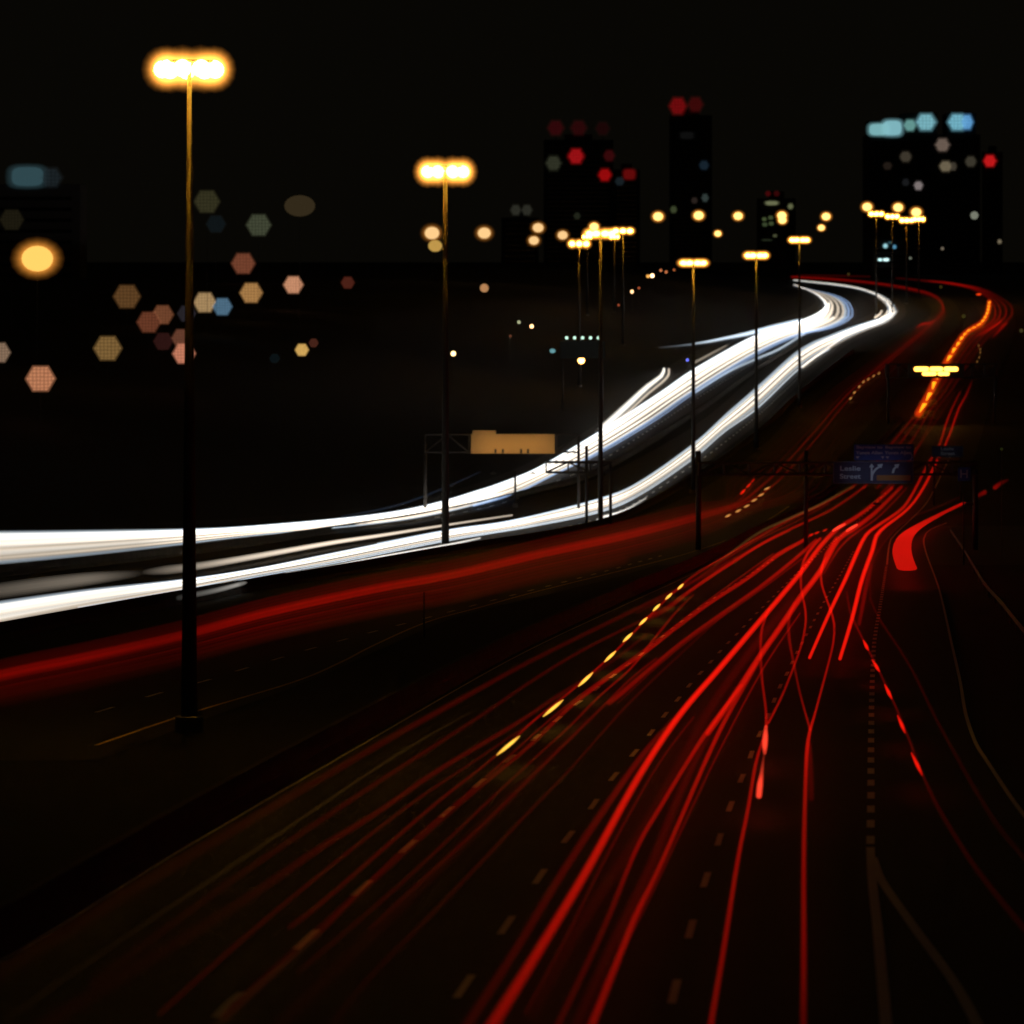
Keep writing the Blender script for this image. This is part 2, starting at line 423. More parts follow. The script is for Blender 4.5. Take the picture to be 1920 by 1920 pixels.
mast(1418, 479, 845, 46, 13, 'high mast lamp between the third from right and the shortest one', n=8, pole_r=.34)
mast(1499, 450, 765, 40, 11, 'high mast lamp nearest the tight bend of the white trails', n=8, pole_r=.32)
FM = [(1086, 457, 900, 42, 14, 'amber mast head at the lower left of the middle cluster'), (1168, 433, 1150, 42, 12, 'amber mast head at the right end of the middle cluster'),
      (1101, 444, 1300, 20, 10, 'small amber mast head between lower left and centre of the middle cluster'), (1152, 444, 1350, 20, 10, 'small amber mast head just right of the pole in the middle cluster'),
      (1643, 401, 1500, 30, 10, 'amber mast head second from the left in the right cluster'), (1673, 406, 1600, 28, 10, 'amber mast head at the lower middle of the right cluster'),
      (1700, 413, 1700, 28, 10, 'lowest amber mast head of the right cluster'), (1723, 411, 1800, 24, 10, 'amber mast head at the lower right end of the right cluster')]
for px, yh_, Y, wp, hp, lb in FM:
    mast(px, yh_, None, wp, hp, lb, Y=Y, n=6, hot=40, group='distant high masts')

# ---------------------------------------------------------------- white traffic
UP1 = [(-60, 998), (150, 996), (335, 993), (480, 986), (700, 966), (833, 940), (965, 896), (1025, 868), (1125, 808), (1230, 740), (1300, 692), (1420, 626), (1500, 602), (1530, 590), (1547, 577), (1543, 562), (1520, 547), (1488, 532)]
UP2 = [(-60, 1068), (150, 1046), (335, 1024), (480, 1006), (700, 984), (833, 963), (965, 928), (1045, 890), (1125, 850), (1230, 787), (1300, 738), (1420, 664), (1500, 628), (1560, 614), (1594, 596), (1598, 577), (1570, 555), (1488, 536)]
LO1 = [(-60, 1134), (150, 1105), (335, 1085), (480, 1064), (620, 1036), (833, 994), (960, 975), (1125, 934), (1200, 902), (1300, 832), (1360, 778), (1420, 726), (1500, 656), (1560, 628), (1620, 606), (1660, 594), (1669, 578), (1650, 558), (1600, 540), (1488, 526)]
LO2 = [(-60, 1196), (150, 1150), (335, 1113), (480, 1082), (620, 1058), (833, 1016), (1000, 988), (1125, 962), (1200, 930), (1300, 862), (1360, 810), (1420, 768), (1500, 692), (1560, 653), (1620, 622), (1660, 607), (1683, 592), (1682, 573), (1650, 550), (1590, 533), (1488, 523)]
ORD = ['first', 'second', 'third', 'fourth', 'fifth', 'sixth', 'seventh', 'eighth', 'ninth', 'tenth', 'eleventh', 'twelfth', 'thirteenth', 'fourteenth']
def resample(path, n):
    s = smooth(path, 6); d = [0]
    for k in range(1, len(s)): d.append(d[-1]+math.hypot(s[k][0]-s[k-1][0], s[k][1]-s[k-1][1]))
    out = []
    for i in range(n):
        t = d[-1]*i/(n-1); k = min(len(s)-1, max(1, bisect.bisect_left(d, t)))
        u = (t-d[k-1])/max(1e-6, d[k]-d[k-1]); out.append(tuple(a+(b-a)*u for a, b in zip(s[k-1], s[k])))
    return out
def band(A, B, ts, word):
    N = 70
    a, b = resample(A, N), resample(B, N)
    for i, (t, mat, w, I, s0, s1) in enumerate(ts):
        ph = random.random()*6
        path = []
        for k in range(int(N*s0), max(int(N*s0)+3, int(N*s1))):
            p, q = a[k], b[k]
            tt = t + .03*math.sin(k*.09+ph)
            wd = math.hypot(q[0]-p[0], q[1]-p[1])
            lf = min(1, max(0, (p[0]-250)/160)); path.append((p[0]+(q[0]-p[0])*tt, p[1]+(q[1]-p[1])*tt, w*wd*(1.6-.8*lf)*(.8 if word == 'upper' and 900 < p[0] < 1500 else 1.3 if p[0] < 1000 else 1.05), (1.25 if p[0] < 1150 else 1)*I*(.42+.58*lf)))
        trail(path, mat, '%s headlight trail from the top of the %s white band' % (ORD[i], word), group='headlight trails of the %s white band' % word, h=.65)
# t across the band, colour, width as share of the band, brightness, start, end
band(UP1, UP2, [(.03, T_COOL, .10, .75, 0, 1), (.10, T_WHITE, .13, 1.3, 0, 1), (.19, T_WHITE, .13, 1.4, 0, 1), (.28, T_WARM, .12, 1.2, 0, 1), (.37, T_WHITE, .11, 1.3, 0, .97), (.455, T_WARM, .09, .85, 0, 1),
                (.53, T_WARM, .085, .7, 0, 1), (.61, T_WHITE, .09, .85, .0, .93), (.69, T_WARM, .10, .75, 0, 1), (.78, T_WARM, .08, .62, 0, 1), (.86, T_COOL, .075, .55, .0, 1), (.93, T_BLUE, .08, .6, .5, 1), (.985, T_BLUE, .05, .55, .62, 1)], 'upper')
band(LO1, LO2, [(.0, T_COOL, .09, .55, .38, 1), (.085, T_COOL, .10, .8, .0, 1), (.17, T_WHITE, .11, 1.2, 0, 1), (.26, T_WARM, .12, 1.4, 0, 1), (.36, T_WHITE, .12, 1.5, 0, 1), (.455, T_WARM, .10, 1.0, 0, .9),
                (.535, T_WHITE, .10, 1.2, 0, 1), (.62, T_WARM, .085, .75, 0, 1), (.70, T_WARM, .09, .8, 0, .92), (.79, T_COOL, .09, .75, .1, .94), (.88, T_WARM, .06, .5, .2, .9), (.96, T_COOL, .09, .9, .2, .84)], 'lower')
for pth, mat, lb in [
    ([(-60, 1116, 30, .06), (60, 1099, 30, .12), (160, 1086, 26, .16), (215, 1080, 20, .08), (260, 1075, 14, .01)], T_WARM, 'dull tan streak at the far left above the lower white band'),
    ([(270, 1073, 10, .02), (310, 1069, 18, .14), (380, 1060, 15, .35), (480, 1043, 12, .8), (620, 1018, 9, 1.2), (720, 1003, 7, 1.1), (833, 985, 5, .8), (960, 966, 4, .5)], T_WARM, 'cream streak just above the lower white band left of centre'),
    ([(335, 1121, 12, .02), (400, 1108, 11, .14), (440, 1098, 9, .3), (492, 1083, 6, .35)], T_WHITE, 'short pale streak under the lower white band beside the nearest mast'),
    ([(536, 1075, 4, .6), (620, 1062, 5, 1.2), (720, 1043, 5, 1.3), (833, 1023, 5, 1.2), (900, 1009, 4, .7)], T_WHITE, 'thin white streak running along the lower edge of the lower white band'),
    ([(1125, 970, 5, 1), (1170, 957, 4, .8), (1211, 934, 3.5, .5)], T_WHITE, 'shorter of two thin white streaks ending below the lower white band'),
    ([(1120, 975, 5, 1), (1180, 955, 4, 1), (1229, 933, 3.5, .9)], T_WHITE, 'longer of two thin white streaks ending below the lower white band'),
    ([(1128, 804, 14, 1.4), (1155, 780, 14, 1.4), (1185, 752, 13, 1.4), (1215, 724, 11, 1.3), (1240, 705, 8, 1.4), (1245, 692, 6, 1.5)], T_WHITE, 'thick white exit trail curling away above the upper white band'),
    ([(1135, 806, 7, .8), (1175, 775, 5, .7), (1215, 738, 5, .7), (1240, 718, 5, .7), (1253, 704, 5, .8), (1254, 692, 4, .9)], T_WARM, 'thin warm exit trail curling beside the thick white exit trail'),
    ([(1305, 644, 4, .6), (1330, 640, 5, 1), (1360, 634, 6, 1.2), (1400, 626, 8, 1.4), (1440, 616, 10, 1.5), (1500, 602, 11, 1.3)], T_COOL, 'bluish ramp trail joining the upper white band from the left'),
    ([(1235, 652, 3, .03), (1265, 649, 3, .1), (1303, 645, 3.5, .3)], T_COOL, 'faint grey start of the ramp trail near the third mast'),
    ([(1302, 680, 5, .3), (1330, 665, 5, .3), (1362, 648, 4, .2)], T_WARM, 'short tan streak above the upper white band'),
    ([(1300, 738, 5, .35), (1360, 700, 5, .45), (1420, 672, 5, .6), (1460, 655, 5, .7), (1508, 625, 5, .5)], T_COOL, 'grey blue streak below the upper white band'),
    ([(1534, 595, 4, 1.4), (1540, 585, 4, 1.2), (1548, 577, 3, .5)], T_WARM, 'short warm stub inside the tight bend of the upper band'),
    ([(1641, 595, 5, 1.3), (1650, 589, 4, 1.2), (1653, 583, 4, .9)], T_WARM, 'left warm stub inside the bend of the lower white band'),
    ([(1652, 596, 5, 1.3), (1661, 590, 4, 1.2), (1664, 583, 4, .9)], T_WARM, 'right warm stub inside the bend of the lower white band'),
    ([(1645, 555, 8, .4), (1655, 562, 5, .5), (1663, 572, 4, .2)], T_WARM, 'pale curved streak inside the bend of the lower white band'),
    ([(1505, 688, 5, 1.1), (1530, 668, 5, 1.1), (1560, 647, 4, 1.0), (1585, 628, 3, .7)], T_WARM, 'thin cream streak under the lower white band by the mast nearest the bend'),
    ([(640, 968, 4, .012), (700, 958, 5, .02), (760, 943, 5, .022), (833, 915, 4, .02), (900, 885, 3, .012)], T_BLUE, 'very faint blue grey arc above the upper white band')]:
    trail(pth, mat, lb, h=.65)

# ---------------------------------------------------------------- red traffic
RED = []
def red(label, pts, mat=T_RED, h=.75, group=None, k=1.0, taper=False, flat=False): trail([(a, b, c*(.85 if c > 6 and not flat else 1), (d**1.2 if d < 1 else d)*k*(1 if b < 1250 else max(.45, 1-(b-1250)/1100) if d < .2 else 1)) for a, b, c, d in pts], mat, label, h=h, group=group, taper=taper, flat=flat)
red('brightest red trail, leftmost of the heavy pairs in the near lanes', [(915, 1935, 34, .22), (1006, 1789, 26, .32), (1100, 1632, 22, .45), (1194, 1462, 18, .65), (1271, 1345, 16, .85), (1350, 1252, 15, .85), (1425, 1164, 14, .8), (1500, 1075, 13, .8), (1540, 1022, 12, .7), (1572, 990, 12, .5), (1600, 973, 11, .4), (1636, 947, 10, .35), (1672, 915, 9, .3)])
red('dim red trail hugging the left side of the brightest red trail', [(868, 1935, 30, .07), (962, 1789, 22, .10), (1069, 1614, 20, .12), (1194, 1430, 16, .16), (1262, 1350, 12, .1)])
red('right hand heavy red trail parallel to the brightest one', [(1327, 1375, 14, .4), (1369, 1316, 15, .5), (1425, 1230, 15, .55), (1462, 1177, 15, .55), (1500, 1121, 15, .6), (1537, 1072, 14, .7), (1571, 1012, 13, .6), (1600, 992, 13, .5), (1640, 962, 11, .35), (1690, 913, 9, .22)])
red('red trail forking left at the bottom of the near lanes', [(1040, 1935, 18, .12), (1131, 1742, 14, .16), (1194, 1590, 12, .22), (1240, 1510, 12, .26), (1282, 1440, 12, .3), (1330, 1365, 12, .35), (1390, 1285, 10, .2)])
red('red trail forking right at the bottom of the near lanes', [(1104, 1935, 22, .22), (1150, 1821, 18, .26), (1190, 1721, 16, .3), (1230, 1640, 13, .28), (1274, 1540, 12, .3), (1326, 1420, 12, .35), (1365, 1340, 12, .35), (1420, 1245, 10, .2)])
red('broad very dark red streak left of the forking red trails', [(1000, 1900, 34, .02), (1085, 1740, 34, .035), (1190, 1580, 30, .045), (1270, 1440, 26, .05), (1338, 1320, 24, .05), (1420, 1205, 22, .05), (1487, 1125, 20, .04)], T_DRED)
red('broad dark red streak between the two forking red trails', [(1075, 1935, 34, .05), (1145, 1780, 30, .07), (1222, 1620, 28, .08), (1270, 1500, 24, .08), (1322, 1390, 16, .08), (1380, 1290, 12, .05)], T_DRED)
red('left trail of the red pair stopping in mid lane', [(1518, 1233, 9, .8), (1556, 1147, 10, .85), (1586, 1084, 11, .9), (1609, 1031, 11, .9), (1624, 1003, 10, .8), (1642, 988, 9, .6), (1684, 960, 9, .45), (1702, 941, 8, .4), (1721, 907, 7, .35), (1739, 872, 7, .25), (1762, 833, 5, .2), (1772, 800, 5, .28), (1784, 768, 4, .22), (1800, 735, 4, .1)])
red('right trail of the red pair stopping in mid lane', [(1575, 1235, 10, .85), (1597, 1162, 11, .9), (1616, 1087, 12, .9), (1636, 1031, 12, .9), (1643, 1005, 11, .9), (1661, 986, 9, .75), (1691, 964, 8, .65), (1714, 941, 7, .6), (1735, 908, 6, .55), (1755, 868, 6, .4), (1773, 833, 5, .3), (1786, 799, 5, .32), (1798, 765, 4.5, .3), (1811, 742, 4, .2), (1822, 715, 3, .06)])
red('dark ghost streak beside the right trail of the stopping pair', [(1611, 1170, 10, .12), (1622, 1110, 12, .15), (1632, 1060, 12, .1)], T_DRED)
red('first weaving red trail crossing the dashed line', [(1441, 1355, 6, .35), (1466, 1305, 6, .25), (1487, 1253, 6, .25), (1504, 1204, 6, .28), (1511, 1162, 6, .32), (1508, 1132, 6, .35), (1502, 1102, 7, .3), (1503, 1066, 8, .4), (1515, 1036, 9, .5), (1538, 1010, 8, .4)])
red('long weaving red trail that ends up running straight down the picture', [(1506, 1935, 15, .17), (1507, 1780, 13, .2), (1507, 1620, 12, .25), (1510, 1480, 11, .32), (1515, 1390, 10, .5), (1530, 1331, 7, .35), (1549, 1260, 6, .28), (1562, 1207, 6, .28), (1564, 1170, 6, .35), (1556, 1140, 6, .4), (1545, 1110, 6, .35), (1539, 1080, 7, .4), (1548, 1040, 8, .4), (1568, 1008, 8, .35)])
red('left weaving red trail meeting the short glowing brake streaks', [(1437, 1362, 9, .4), (1436, 1331, 8, .25), (1429, 1275, 8, .22), (1426, 1219, 8, .25), (1429, 1177, 8, .3), (1442, 1142, 7, .25)])
red('middle weaving red trail leading down to the straight one', [(1519, 1368, 7, .3), (1500, 1300, 7, .16), (1487, 1237, 8, .16), (1480, 1200, 9, .18), (1479, 1160, 9, .2), (1490, 1130, 8, .15)])
red('red trail running straight down to the left of the weaving ones', [(1330, 1935, 13, .22), (1355, 1790, 12, .24), (1382, 1620, 11, .28), (1402, 1519, 10, .32), (1417, 1432, 9, .32), (1430, 1388, 8, .3)])
red('upper of two short glowing brake streaks in the centre lane', [(1434, 1412, 9, .5), (1434, 1398, 14, 1.3), (1435, 1380, 14, 1.2), (1436, 1362, 8, .6)], T_PINK)
red('lower of two short glowing brake streaks in the centre lane', [(1423, 1492, 15, 1.2), (1425, 1470, 15, 1.3), (1428, 1450, 10, .6), (1431, 1425, 7, .2), (1433, 1412, 7, .15)], T_PINK)
red('short dark red stub beside the straight red trail', [(1521, 1497, 15, .08), (1520, 1450, 14, .09), (1518, 1395, 10, .12)], T_DRED)
blade = [(1701, 1066, 38, .55), (1694, 1048, 37, .56), (1691, 1030, 35, .58), (1695, 1012, 31, .6), (1706, 998, 26, .72), (1727, 984, 19, .6), (1760, 966, 13, .46), (1807, 943, 10, .42)]
red('wide solid red blade of light bending up at the right', blade, T_DRED, h=1.4, flat=True)
red('dim scrap of red light right of the wide red blade', [(1828, 933, 6, .06), (1846, 923, 12, .2)], h=1.4)
red('farthest small scrap of red light at the right edge', [(1866, 914, 12, .25), (1876, 906, 10, .12), (1890, 900, 5, .05)], h=1.4)
red('faint hairline red trail climbing toward the blade at the right', [(1632, 1125, 4, .05), (1634, 1060, 5, .06), (1663, 1010, 4, .07), (1700, 975, 4, .05), (1760, 950, 4, .04), (1800, 932, 4, .03)], T_DRED)
red('faint red trail sweeping off to the lower right corner', [(1930, 1620, 12, .02), (1880, 1560, 11, .022), (1837, 1495, 10, .025), (1762, 1361, 8, .03), (1706, 1249, 7, .035), (1650, 1162, 6, .05), (1631, 1121, 5, .06)], T_DRED)
red('faint red trail continuing below the red dashes to the right edge', [(1930, 1752, 16, .03), (1870, 1680, 14, .035), (1819, 1612, 12, .04), (1762, 1519, 10, .05), (1731, 1455, 8, .08), (1690, 1350, 6, .1), (1650, 1262, 6, .1), (1612, 1187, 6, .13), (1594, 1147, 6, .12), (1588, 1110, 5, .1)], T_DRED)
for i, (x0, y0, x1, y1) in enumerate([(1729, 1453, 1709, 1412), (1697, 1374, 1683, 1342), (1672, 1310, 1659, 1284), (1649, 1259, 1636, 1238), (1628, 1219, 1619, 1201)]):
    m = ((x0+x1)/2, (y0+y1)/2)
    red('%s bright red dash from the bottom in the diagonal row at right' % ORD[i].replace('first', 'lowest'), [(x0, y0, 4, .4), (m[0]+1, m[1]+2, 10, 1.0), (x1, y1, 4, .5)], T_RED, group='row of red dashes')
red('left pink hot spot where the heavy red trails meet', [(1562, 995, 5, .8), (1572, 989, 6, 1.4), (1584, 983, 5, .8)], T_PINK)
red('right pink hot spot where the heavy red trails meet', [(1588, 995, 6, .9), (1598, 989, 6, 1.4), (1607, 984, 5, .9)], T_PINK)
for i, (a, b) in enumerate([(1512, 1008), (1521, 1003), (1532, 999), (1547, 994)]):
    red('%s red dot from the left before the pink hot spots' % ORD[i], [(a-3, b+1.5, 4, .5), (a, b, 5, 1.1-.2*i), (a+3, b-1.5, 4, .4)], T_RED, group='row of small red dots')
# left lanes of the near carriageway
red('middle long red trail of the left near lanes', [(420, 1905, 26, .035), (565, 1773, 20, .05), (669, 1678, 16, .06), (756, 1600, 13, .07), (834, 1530, 12, .08), (900, 1475, 11, .09), (994, 1397, 11, .14), (1069, 1325, 11, .2), (1150, 1264, 11, .28), (1212, 1221, 11, .28), (1266, 1178, 12, .26), (1331, 1130, 12, .3), (1400, 1085, 12, .35), (1459, 1040, 12, .45), (1500, 1017, 10, .4), (1512, 1009, 8, .4)])
red('red trail ending halfway with a blunt tip in the near lanes', [(1142, 1318, 14, .16), (1165, 1300, 14, .2), (1228, 1246, 12, .2), (1291, 1195, 11, .2), (1369, 1140, 11, .24), (1431, 1096, 11, .28), (1494, 1045, 10, .35), (1530, 1012, 8, .3)])
red('thin red trail threading the yellow dashes and ending at lower left', [(544, 1738, 14, .05), (600, 1695, 11, .08), (709, 1600, 9, .10), (819, 1505, 8, .11), (925, 1421, 7, .12), (1000, 1352, 7, .2), (1070, 1296, 7, .22), (1144, 1231, 7, .25), (1206, 1167, 7, .25), (1254, 1119, 7, .22), (1300, 1080, 6, .2), (1369, 1038, 7, .25), (1416, 1010, 7, .22), (1480, 975, 6, .18), (1550, 942, 6, .15), (1597, 915, 5, .12)])
red('red trail left of the yellow dashes near the barrier', [(1212, 1160, 16, .1), (1250, 1141, 15, .14), (1291, 1110, 11, .25), (1337, 1078, 10, .35), (1384, 1048, 9, .35), (1431, 1018, 8, .35), (1480, 993, 7, .3), (1560, 955, 6, .2), (1622, 912, 5, .18)])
red('thin crossing red trail swerving under the yellow dashes', [(560, 1822, 16, .02), (600, 1788, 12, .04), (756, 1653, 9, .06), (912, 1506, 8, .08), (1000, 1424, 7, .09), (1069, 1361, 7, .12), (1119, 1310, 7, .15), (1181, 1255, 7, .2), (1206, 1224, 7, .22), (1231, 1192, 6, .2), (1269, 1146, 6, .13), (1300, 1115, 5, .1)])
red('red trail that fades to a blunt end in the lower left lanes', [(694, 1741, 10, .045), (787, 1655, 9, .06), (912, 1540, 8, .07), (1006, 1447, 8, .08), (1125, 1330, 8, .1), (1180, 1275, 7, .12), (1230, 1235, 6, .1)])
red('long dull red trail right of the blunt ended one', [(620, 1925, 16, .02), (694, 1832, 13, .03), (819, 1704, 10, .045), (975, 1540, 8, .06), (1069, 1442, 7, .06), (1178, 1320, 6, .06), (1291, 1212, 6, .05), (1360, 1150, 6, .05)])
red('broad dark red haze streak among the lower left lanes', [(520, 1925, 40, .012), (700, 1750, 36, .015), (860, 1590, 30, .02), (1000, 1450, 24, .025), (1100, 1350, 18, .02)], T_DRED)
red('dark red trail nearest the long concrete barrier', [(-40, 1850, 46, .008), (244, 1672, 36, .014), (454, 1547, 26, .022), (600, 1461, 20, .035), (725, 1388, 17, .05), (844, 1322, 15, .06), (1000, 1237, 12, .05), (1181, 1148, 11, .06), (1300, 1090, 10, .08), (1400, 1035, 9, .12), (1480, 995, 7, .14)], T_DRED)
red('second dark red trail out from the long concrete barrier', [(60, 1935, 46, .012), (244, 1822, 38, .014), (454, 1690, 26, .025), (600, 1590, 18, .06), (709, 1522, 14, .08), (819, 1446, 13, .09), (966, 1358, 12, .09), (1041, 1308, 11, .07), (1140, 1245, 10, .05), (1212, 1190, 9, .05)], T_DRED)
red('thin tan trail among the red trails by the barrier', [(20, 1905, 22, .008), (209, 1774, 16, .012), (419, 1634, 11, .022), (600, 1511, 8, .03), (756, 1408, 6, .03), (881, 1336, 5, .015)], T_TAN)
red('dull red trail just beside the thin tan one', [(175, 1843, 26, .012), (419, 1662, 18, .025), (600, 1539, 14, .045), (725, 1456, 12, .06), (897, 1345, 11, .05), (1000, 1275, 10, .05), (1100, 1215, 9, .06), (1231, 1150, 8, .07)], T_DRED)
red('tan line of light riding along the top of the near trails by the barrier', [(1340, 1060, 5, .03), (1416, 1003, 6, .08), (1480, 972, 6, .10), (1540, 945, 6, .10), (1597, 912, 5, .05)], T_TAN)
red('short faint blurred trail at the very bottom left', [(400, 1925, 30, .012), (560, 1785, 16, .02), (600, 1752, 12, .02)], T_TAN)
for i, (a, b, l) in enumerate([(953, 1398, 55), (1037, 1328, 48), (1098, 1274, 37), (1144, 1231, 29), (1177, 1195, 24), (1206, 1165, 20), (1231, 1139, 18), (1254, 1118, 16), (1276, 1100, 14)]):
    u = (.77, -.64) if i < 2 else (.72, -.69); ww = 9-.35*i
    red('%s yellow dash from the bottom in the broken line of nine' % ORD[i].replace('first', 'lowest'), [(a-u[0]*l/2, b-u[1]*l/2, 3, .8), (a-u[0]*l/5, b-u[1]*l/5, ww, 1.6), (a+u[0]*l/5, b+u[1]*l/5, ww, 1.7), (a+u[0]*l/2, b+u[1]*l/2, 3, .8)], T_AMB, group='broken line of yellow dashes')
for lb, dx_, q in [
    ('hairline red trail left of the middle long red trail', -9, [(600, 1758, 6, .05), (756, 1600, 5, .08), (900, 1475, 5, .1), (1069, 1325, 4, .14), (1212, 1221, 4, .16), (1331, 1130, 4, .16), (1459, 1038, 4, .2)]),
    ('hairline red trail right of the blunt tipped one', 9, [(1150, 1318, 4, .06), (1228, 1246, 4, .08), (1291, 1195, 4, .1), (1369, 1140, 4, .12), (1431, 1096, 4, .14), (1494, 1048, 4, .16)]),
    ('thin red trail along the upper side of the lanes by the barrier', -6, [(1200, 1150, 4, .05), (1291, 1100, 4, .08), (1337, 1068, 4, .12), (1384, 1038, 4, .14), (1431, 1010, 4, .16), (1490, 982, 3, .14), (1560, 945, 3, .1)]),
    ('thin red trail between the two pink hot spots and the stopping pair', 0, [(1545, 1075, 4, .12), (1572, 1030, 5, .2), (1600, 1003, 5, .22), (1640, 975, 4, .18), (1672, 945, 4, .14), (1700, 915, 4, .1)]),
    ('thin dark red trail inside the fork of the heavy red pair', 0, [(1130, 1850, 7, .1), (1210, 1700, 6, .12), (1290, 1530, 6, .14), (1350, 1405, 5, .16), (1430, 1255, 5, .16), (1500, 1150, 4, .16)]),
    ('faint thin red trail right of the brightest one near the bottom', 0, [(985, 1900, 8, .08), (1060, 1760, 7, .1), (1140, 1600, 6, .12), (1230, 1440, 5, .12), (1300, 1345, 5, .1)]),
    ('faint red trail far left beneath the long concrete barrier trails', 0, [(300, 1900, 14, .05), (454, 1762, 11, .06), (600, 1640, 9, .07), (760, 1515, 7, .08), (900, 1420, 6, .07), (1010, 1345, 5, .05)]),
    ('thin red trail climbing from under the road sign at right', 0, [(1652, 925, 4, .12), (1672, 905, 4, .1), (1700, 868, 4, .06), (1740, 812, 4, .05), (1765, 775, 3, .05), (1790, 735, 3, .03)])]:
    red(lb, [(a+dx_, b, c, d) for a, b, c, d in q])
# far red band
def far_red(label, dy, w, I, mat=T_RED, lo=0, hi=99, dx=0):
    base = [(-60, 1280), (60, 1254), (150, 1236), (335, 1194), (500, 1150), (700, 1106), (856, 1077), (1012, 1040), (1169, 1006), (1300, 972), (1387, 945), (1432, 915), (1470, 880), (1526, 818), (1591, 742), (1639, 699), (1688, 657), (1720, 630), (1752, 603), (1768, 584), (1765, 566), (1746, 552), (1704, 541), (1642, 531), (1558, 523), (1484, 519)]
    n = len(base); pts = []
    for k, (a, b) in enumerate(base):
        if k < lo or k > hi: continue
        s = 1.0 if k < 8 else max(.2, 1-(k-8)*.05)
        wk = w*(1.0 if k < 8 else max(.28, 1-(k-8)*.16)); wk *= (1.6 if k < 3 else 1.25 if k < 4 else 1)
        Ik = I*(1 if 3 < k < 9 else .6 if k <= 3 else .75 if k == 9 else .6 if k < 12 else .5 if k < 17 else .6 if k < 20 else .45)
        pts.append((a+(dy*2.0*max(0, b-560)/280 if k > 10 else dy*.9 if k == 10 else 0), b+dy*s*(1 if k < 10 else .35), wk, Ik))
    red(label, pts, mat, group='far red tail light trails')
for dy_, w_, I_, m_, lb_ in [(-27, 7, .05, T_DRED, 'topmost dim red'), (-21, 6, .06, T_DRED, 'second dim red from the top'), (-15, 7, .07, T_RED, 'third thin red from the top'), (-9, 6, .15, T_RED, 'thin red just above the core'),
                             (-3, 11, .26, T_RED, 'bright upper core red'), (4, 10, .24, T_RED, 'bright lower core red'), (11, 5, .10, T_RED, 'thin red just under the core'), (16, 4, .08, T_DRED, 'hairline red under the core'),
                             (22, 5, .12, T_RED, 'single clearer red below the core'), (27, 5, .07, T_DRED, 'dull red below the clearer one'), (33, 6, .06, T_DRED, 'second lowest dull red'), (40, 7, .04, T_DRED, 'lowest dull red')]:
    far_red('%s trail of the far red band' % lb_, dy_, w_, I_, m_)
far_red('wide faint red veil at the left below the far red band', 44, 26, .03, T_ORNG, 0, 8)
for dxx, I, lb in ((0, .11, 'left'), (9, .10, 'second'), (20, .09, 'third'), (31, .06, 'rightmost')):
    red('%s faint red trail climbing behind the road sign toward the bend' % lb, [(1597+dxx*2.4, 915, 6, I*1.2), (1640+dxx*2, 870, 6, I), (1690+dxx*1.5, 810, 5, I), (1722+dxx, 772, 5, I), (1750+dxx, 735, 5, I*.8), (1790+dxx, 672, 5, I*.7), (1822+dxx, 630, 5, I), (1858+dxx*.8, 605, 5, I*1.6), (1866+dxx, 590, 4, I*2), (1864+dxx, 573, 4, I*1.4), (1850+dxx*.7, 556, 4, I), (1823+dxx*.5, 541, 5, .09), (1784, 531.5, 5, .1), (1742, 527, 4, .06), (1660, 520, 4, .04), (1560, 517, 4, .05), (1484, 516, 3, .05)], T_RED, group='faint trails of the far right bend')
red('brighter red smudge at the right of the far bend', [(1833, 630, 4, .12), (1850, 620, 6, .25), (1872, 606, 5, .3), (1878, 598, 4, .12)])
red('second red smudge beyond the far bend at the right edge', [(1862, 632, 4, .1), (1880, 612, 6, .25), (1888, 605, 4, .2)])
red('red knots where the far red trails bunch before the bend', [(1718, 615, 4, .1), (1728, 608, 5, .4), (1742, 606, 5, .35), (1754, 600, 3, .1)])
for i, (a, b) in enumerate([(1365, 967), (1384, 958), (1400, 949), (1414, 938), (1427, 928), (1438, 916)]):
    red('%s orange dash from the left in the row by the far red band' % ORD[i], [(a-5, b+2.2, 2.5, .4), (a, b, 5-.2*i, .8), (a+5, b-2.6, 2.5, .4)], T_TAN, group='row of orange dashes by the far red band')
for i, (a, b) in enumerate([(1595, 747), (1602, 736), (1611, 725), (1619, 716), (1628, 711), (1638, 705), (1648, 700)]):
    red('%s small orange dot from the bottom in the upper dotted row' % ORD[i].replace('first', 'lowest'), [(a-1.5, b+1.5, 2.5, .5), (a, b, 3.4, 1.0-.08*i), (a+1.5, b-1.5, 2.5, .5)], T_TAN, group='upper dotted row of orange lights')
for i, (a, b) in enumerate([(1832, 678), (1836, 670), (1838, 661), (1838, 655), (1835, 648)]):
    red('%s tiny pale dot from the bottom in the short arc at right' % ORD[i].replace('first', 'lowest'), [(a-.5, b+1.5, 2, .2), (a, b, 2.6, .4), (a+.5, b-1.5, 2, .2)], T_TAN, group='short arc of pale dots')
for i, (a, b, l) in enumerate([(1393, 922, 8), (1404, 910, 7), (1412, 901, 4)]):
    red('%s red blob from the left above the orange dashes' % ORD[i], [(a-l*.5, b+l*.5, 4, .6), (a, b, 6-i, 1.1-.3*i), (a+l*.5, b-l*.55, 3, .5)], T_RED, group='red blobs above the orange dashes')
